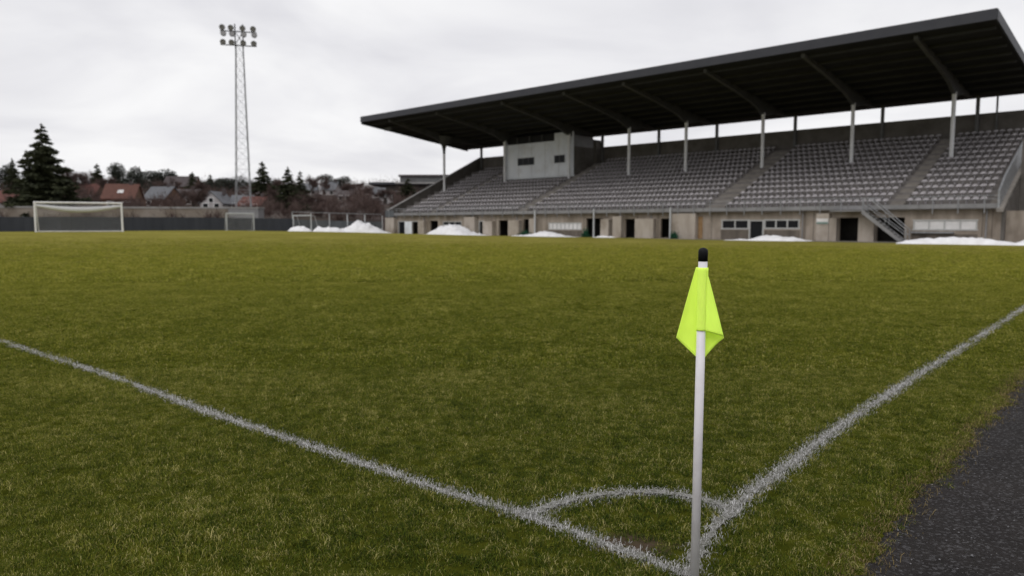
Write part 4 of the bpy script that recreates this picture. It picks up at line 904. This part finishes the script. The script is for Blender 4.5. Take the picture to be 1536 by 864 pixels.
def tree(name, x, y, ztop, crown, trunk, H, Rr, rad, label, group, rot, cat='tree', zb=None):
    zb = float(hill(np.array(x), np.array(y))) - .2 if zb is None else zb
    r = tag(empty(name, (x, y, zb), rot), label, cat, group); s = ((rad / Rr), (rad / Rr), (ztop - zb) / H); r.scale = s
    for nm, me in (('crown', crown), ('trunk', trunk)):
        o = bpy.data.objects.new(nm, me); COL.objects.link(o); o.parent = r
    return r
big = make_tree_mesh_spruce('crown', 1, 14.5, 4.9, 150, 190, .50)
tree('spruce_tree', -71.3, 112, 16.7, big, trunk_mesh(14.5, .28), 14.5, 4.9, 6.9, 'big dark spruce behind the large white goal, tallest tree in view', 'conifers behind the pitch', 0.4, zb=2.2)
sp = [make_tree_mesh_spruce('crown', 20 + k, 10, 2.6, 84, 110, .45) for k in range(3)]; spt = trunk_mesh(10, .2)
CON = [(-135.8, 200, 19.3, 2.7, 'small dark conifer tip left of the big spruce'), (-121.3, 215, 19.1, 3.0, 'brownish tipped conifer right of the big spruce'), (-124.0, 230, 20.1, 2.7, 'narrow conifer just left of the dark rounded evergreen above the orange roof'),
       (-87.0, 200, 15.7, 2.4, 'thin conifer above the bare tree by the beige wall'), (-88.3, 215, 16.0, 2.4, 'thin conifer left of the white gabled house top'), (-56.0, 165, 15.5, 3.2, 'dark spruce immediately right of the floodlight mast'),
       (-45.7, 150, 13.1, 2.7, 'dense dark cone shaped conifer right of the floodlight mast'), (-49.6, 172, 13.9, 2.3, 'slim brownish conifer touching the dense cone shaped one'), (-23.4, 165, 11.8, 2.9, 'dark green conifer beside the left end of the grandstand')]
for k, (x, y, zt, r, lb) in enumerate(CON): tree('conifer_tree', x, y, zt, sp[k % 3], spt, 10, 2.6, r * 1.45, lb, 'conifers behind the pitch', k * 1.3)
rd = [round_mesh('crown', 70 + k, 3200, 9, 3.2) for k in range(3)]; rdt = trunk_mesh(6, .22)
RND = [(-99.1, 190, 17.2, 3.1, 'tall dark oval evergreen above the orange tiled house'), (-117.9, 240, 19.8, 4.6, 'wide dark evergreen clump on the skyline left of the hilltop house'), (-115.0, 245, 19.0, 3.6, 'lower dark evergreen merging with the hilltop house roof'), (-159.5, 230, 20.9, 3.6, 'dark evergreen crown cut by the left edge of the photo'),
       (-75.7, 195, 14.6, 3.2, 'dark rounded evergreen just left of the floodlight mast'), (-84.4, 210, 14.7, 3.2, 'dark evergreen behind the white gabled house'), (-54.9, 230, 17.0, 3.6, 'round dark evergreen on the skyline between the conifers and the grandstand'), (-79.2, 215, 14.5, 2.6, 'dark evergreen seen between the legs of the floodlight mast')]
for k, (x, y, zt, r, lb) in enumerate(RND): tree('evergreen_tree', x, y, zt, rd[k % 3], rdt, 9, 3.2, r * 1.4, lb, 'rounded evergreens on the hill', k * 2.1)
bm_ = [bare_mesh(400 + k) for k in range(4)]
BARE = [(-117.8, 190, 15.3, 'bare tree touching the right side of the big spruce'), (-118.3, 200, 17.7, 'bare tree with hazy crown right of the big spruce'), (-129.9, 225, 18.7, 'bare tree on the skyline behind the brownish conifer'), (-83.5, 138, 10.6, 'bare tree directly in front of the left half of the orange roof'), (-93.3, 170, 13.0, 'bare tree above the orange tiled roof'),
        (-110.9, 220, 16.3, 'bare tree left of the wide dark evergreen clump'), (-100.6, 210, 14.5, 'bare tree above the grey slate roof'), (-103.3, 225, 16.5, 'bare brown tree in front of the hilltop house'), (-104.7, 238, 17.0, 'bare tree behind the roof of the hilltop house'), (-80.7, 190, 13.3, 'bare tree behind the white gabled house'),
        (-52.9, 122, 8.3, 'small bare tree with visible trunk close behind the beige wall'), (-49.6, 150, 10.3, 'bare tree between the mast and the dense cone shaped conifer'), (-57.3, 180, 13.3, 'bare tree behind the dark spruce by the mast'), (-66.9, 190, 13.3, 'bare tree behind the mast legs'), (-54.4, 200, 15.7, 'bare tree right of the slim brownish conifer'),
        (-55.4, 215, 16.4, 'bare reddish tree left of the round skyline evergreen'), (-48.0, 215, 13.7, 'bare tree right of the round skyline evergreen'), (-50.3, 240, 15.9, 'bare tree behind the round skyline evergreen'), (-39.2, 200, 12.1, 'bare tree left of the white walled house'), (-34.9, 190, 11.2, 'bare tree right of the white walled house'),
        (-31.1, 180, 10.4, 'bare tree in front of the flat roofed building'), (-136.8, 205, 15.3, 'bare tree above the red roofs at the left edge'), (-34.6, 160, 7.8, 'low bare tree above the tallest snow pile'), (-36.6, 150, 7.6, 'low bare bush above the middle of the grey fence'), (-40.4, 150, 7.4, 'low bare bush above the training goal frame'), (-28.9, 150, 7.0, 'low bare bush close to the corner of the grandstand')]
for k, (x, y, zt, lb) in enumerate(BARE):
    c, t = bm_[k % 4]; zb = float(hill(np.array(x), np.array(y))) - .2; tree('bare_tree', x, y, zt, c, t, 8.0, 2.6, max(2.2, (zt - zb) * .36), lb, 'bare deciduous trees on the hill', k * 1.7)
# the rest of the wood reads as one mass of brown twigs
def far_wood():
    rng = np.random.default_rng(11); n = 1150; y = rng.uniform(122, 300, n); x = -y * rng.uniform(.10, .78, n); keep = (x < -14); x, y = x[keep], y[keep]
    keep = np.array([not any(abs(a - hx) < 5 and -22 < b - hy < 7 for hx, hy in ((-80.6, 150), (-79.6, 163), (-61.6, 150), (-104.5, 150), (-53, 148), (-52.4, 190), (-32, 185), (-38.7, 215), (-47, 205), (-63.5, 230), (-56.4, 225))) for a, b in zip(x, y)]); x, y = x[keep], y[keep]
    for hx, hy in ((-52.4, 190), (-32, 185), (-38.7, 215), (-47, 205), (-63.5, 230), (-56.4, 225), (-104.5, 230)):
        k = (np.abs(x / y - hx / hy) < .007) & (y < hy) & (y > hy * .72); x, y = x[~k], y[~k]      # gardens kept clear below the small houses
    C, D, S = [], [], []
    wx = rng.uniform(-118, -42, 70); wy = np.interp(wx, [-124, -74.1, -39.5], [92.5, 106, 113.5]) - 1.0; x = np.r_[x, wx]; y = np.r_[y, wy]
    for a, b in zip(x, y):
        h = rng.uniform(1.5, 4.6) * np.interp(b, [120, 200, 300], [.7, 1.15, 1.3]); r = h * rng.uniform(.4, .6); m = 130; p = rng.normal(0, .45, (m, 3)); z = float(hill(np.array(a), np.array(b)))
        if b < 115: z = .6; h = rng.uniform(1.8, 3.3); r = rng.uniform(.5, 1.4); m = 60; p = p[:60]
        c = np.c_[a + p[:, 0] * r, b + p[:, 1] * r, z + np.clip(h * (.5 + .5 * p[:, 2]), 0, None)]; d = np.c_[p[:, :2] * .6, np.ones(m)] + rng.normal(0, .35, (m, 3)); C.append(c); D.append(d / np.linalg.norm(d, axis=1)[:, None])
    C = np.concatenate(C); D = np.concatenate(D); a = rng.normal(0, 1, C.shape); a -= D * (a * D).sum(1)[:, None]; a /= np.linalg.norm(a, axis=1)[:, None]; l = rng.uniform(.5, 1.3, len(C))
    v = np.stack([C - a * .05, C + a * .05, C + D * l[:, None]], 1).reshape(-1, 3)
    o = npmesh('hillside_wood', v, np.arange(len(v)).reshape(-1, 3), M['twig']); tag(o, 'reddish brown leafless wood and scrub covering the hillside', 'wood', kind='stuff')
far_wood()
# small green shrubs at the foot of the stand
for (s, t, w, h, lb) in ((30.2, -1.0, .95, .8, 'low bright green shrub left of the first support post'), (39.9, -.9, .5, 1.25, 'narrow green shrub right of the row of white panes'), (52.1, -1.0, .5, .75, 'small green shrub below the wide concrete pier')):
    rng = np.random.default_rng(int(s)); n = 500; p = rng.normal(0, .42, (n, 3)); p[:, 2] = np.abs(p[:, 2]); c = np.c_[p[:, 0] * w * (1 - .5 * np.clip(p[:, 2], 0, 1)), p[:, 1] * w * .8, np.clip(p[:, 2] * h * .9, 0, h)]
    d = rng.normal(0, 1, (n, 3)) + [0, 0, .6]; d /= np.linalg.norm(d, axis=1)[:, None]; v, f = leafset(c, d, np.full(n, .2), rng, 1); wx, wy = st(s, t)
    r = tag(empty('shrub', (wx, wy, 0.02)), lb, 'shrub', 'green shrubs by the grandstand'); npmesh('foliage', v, f, M['shrubgreen'], parent=r); MB().tube([(0, 0, -.02), (0, 0, h * .5)], .03, 5).build('stem', M['bark'], r)
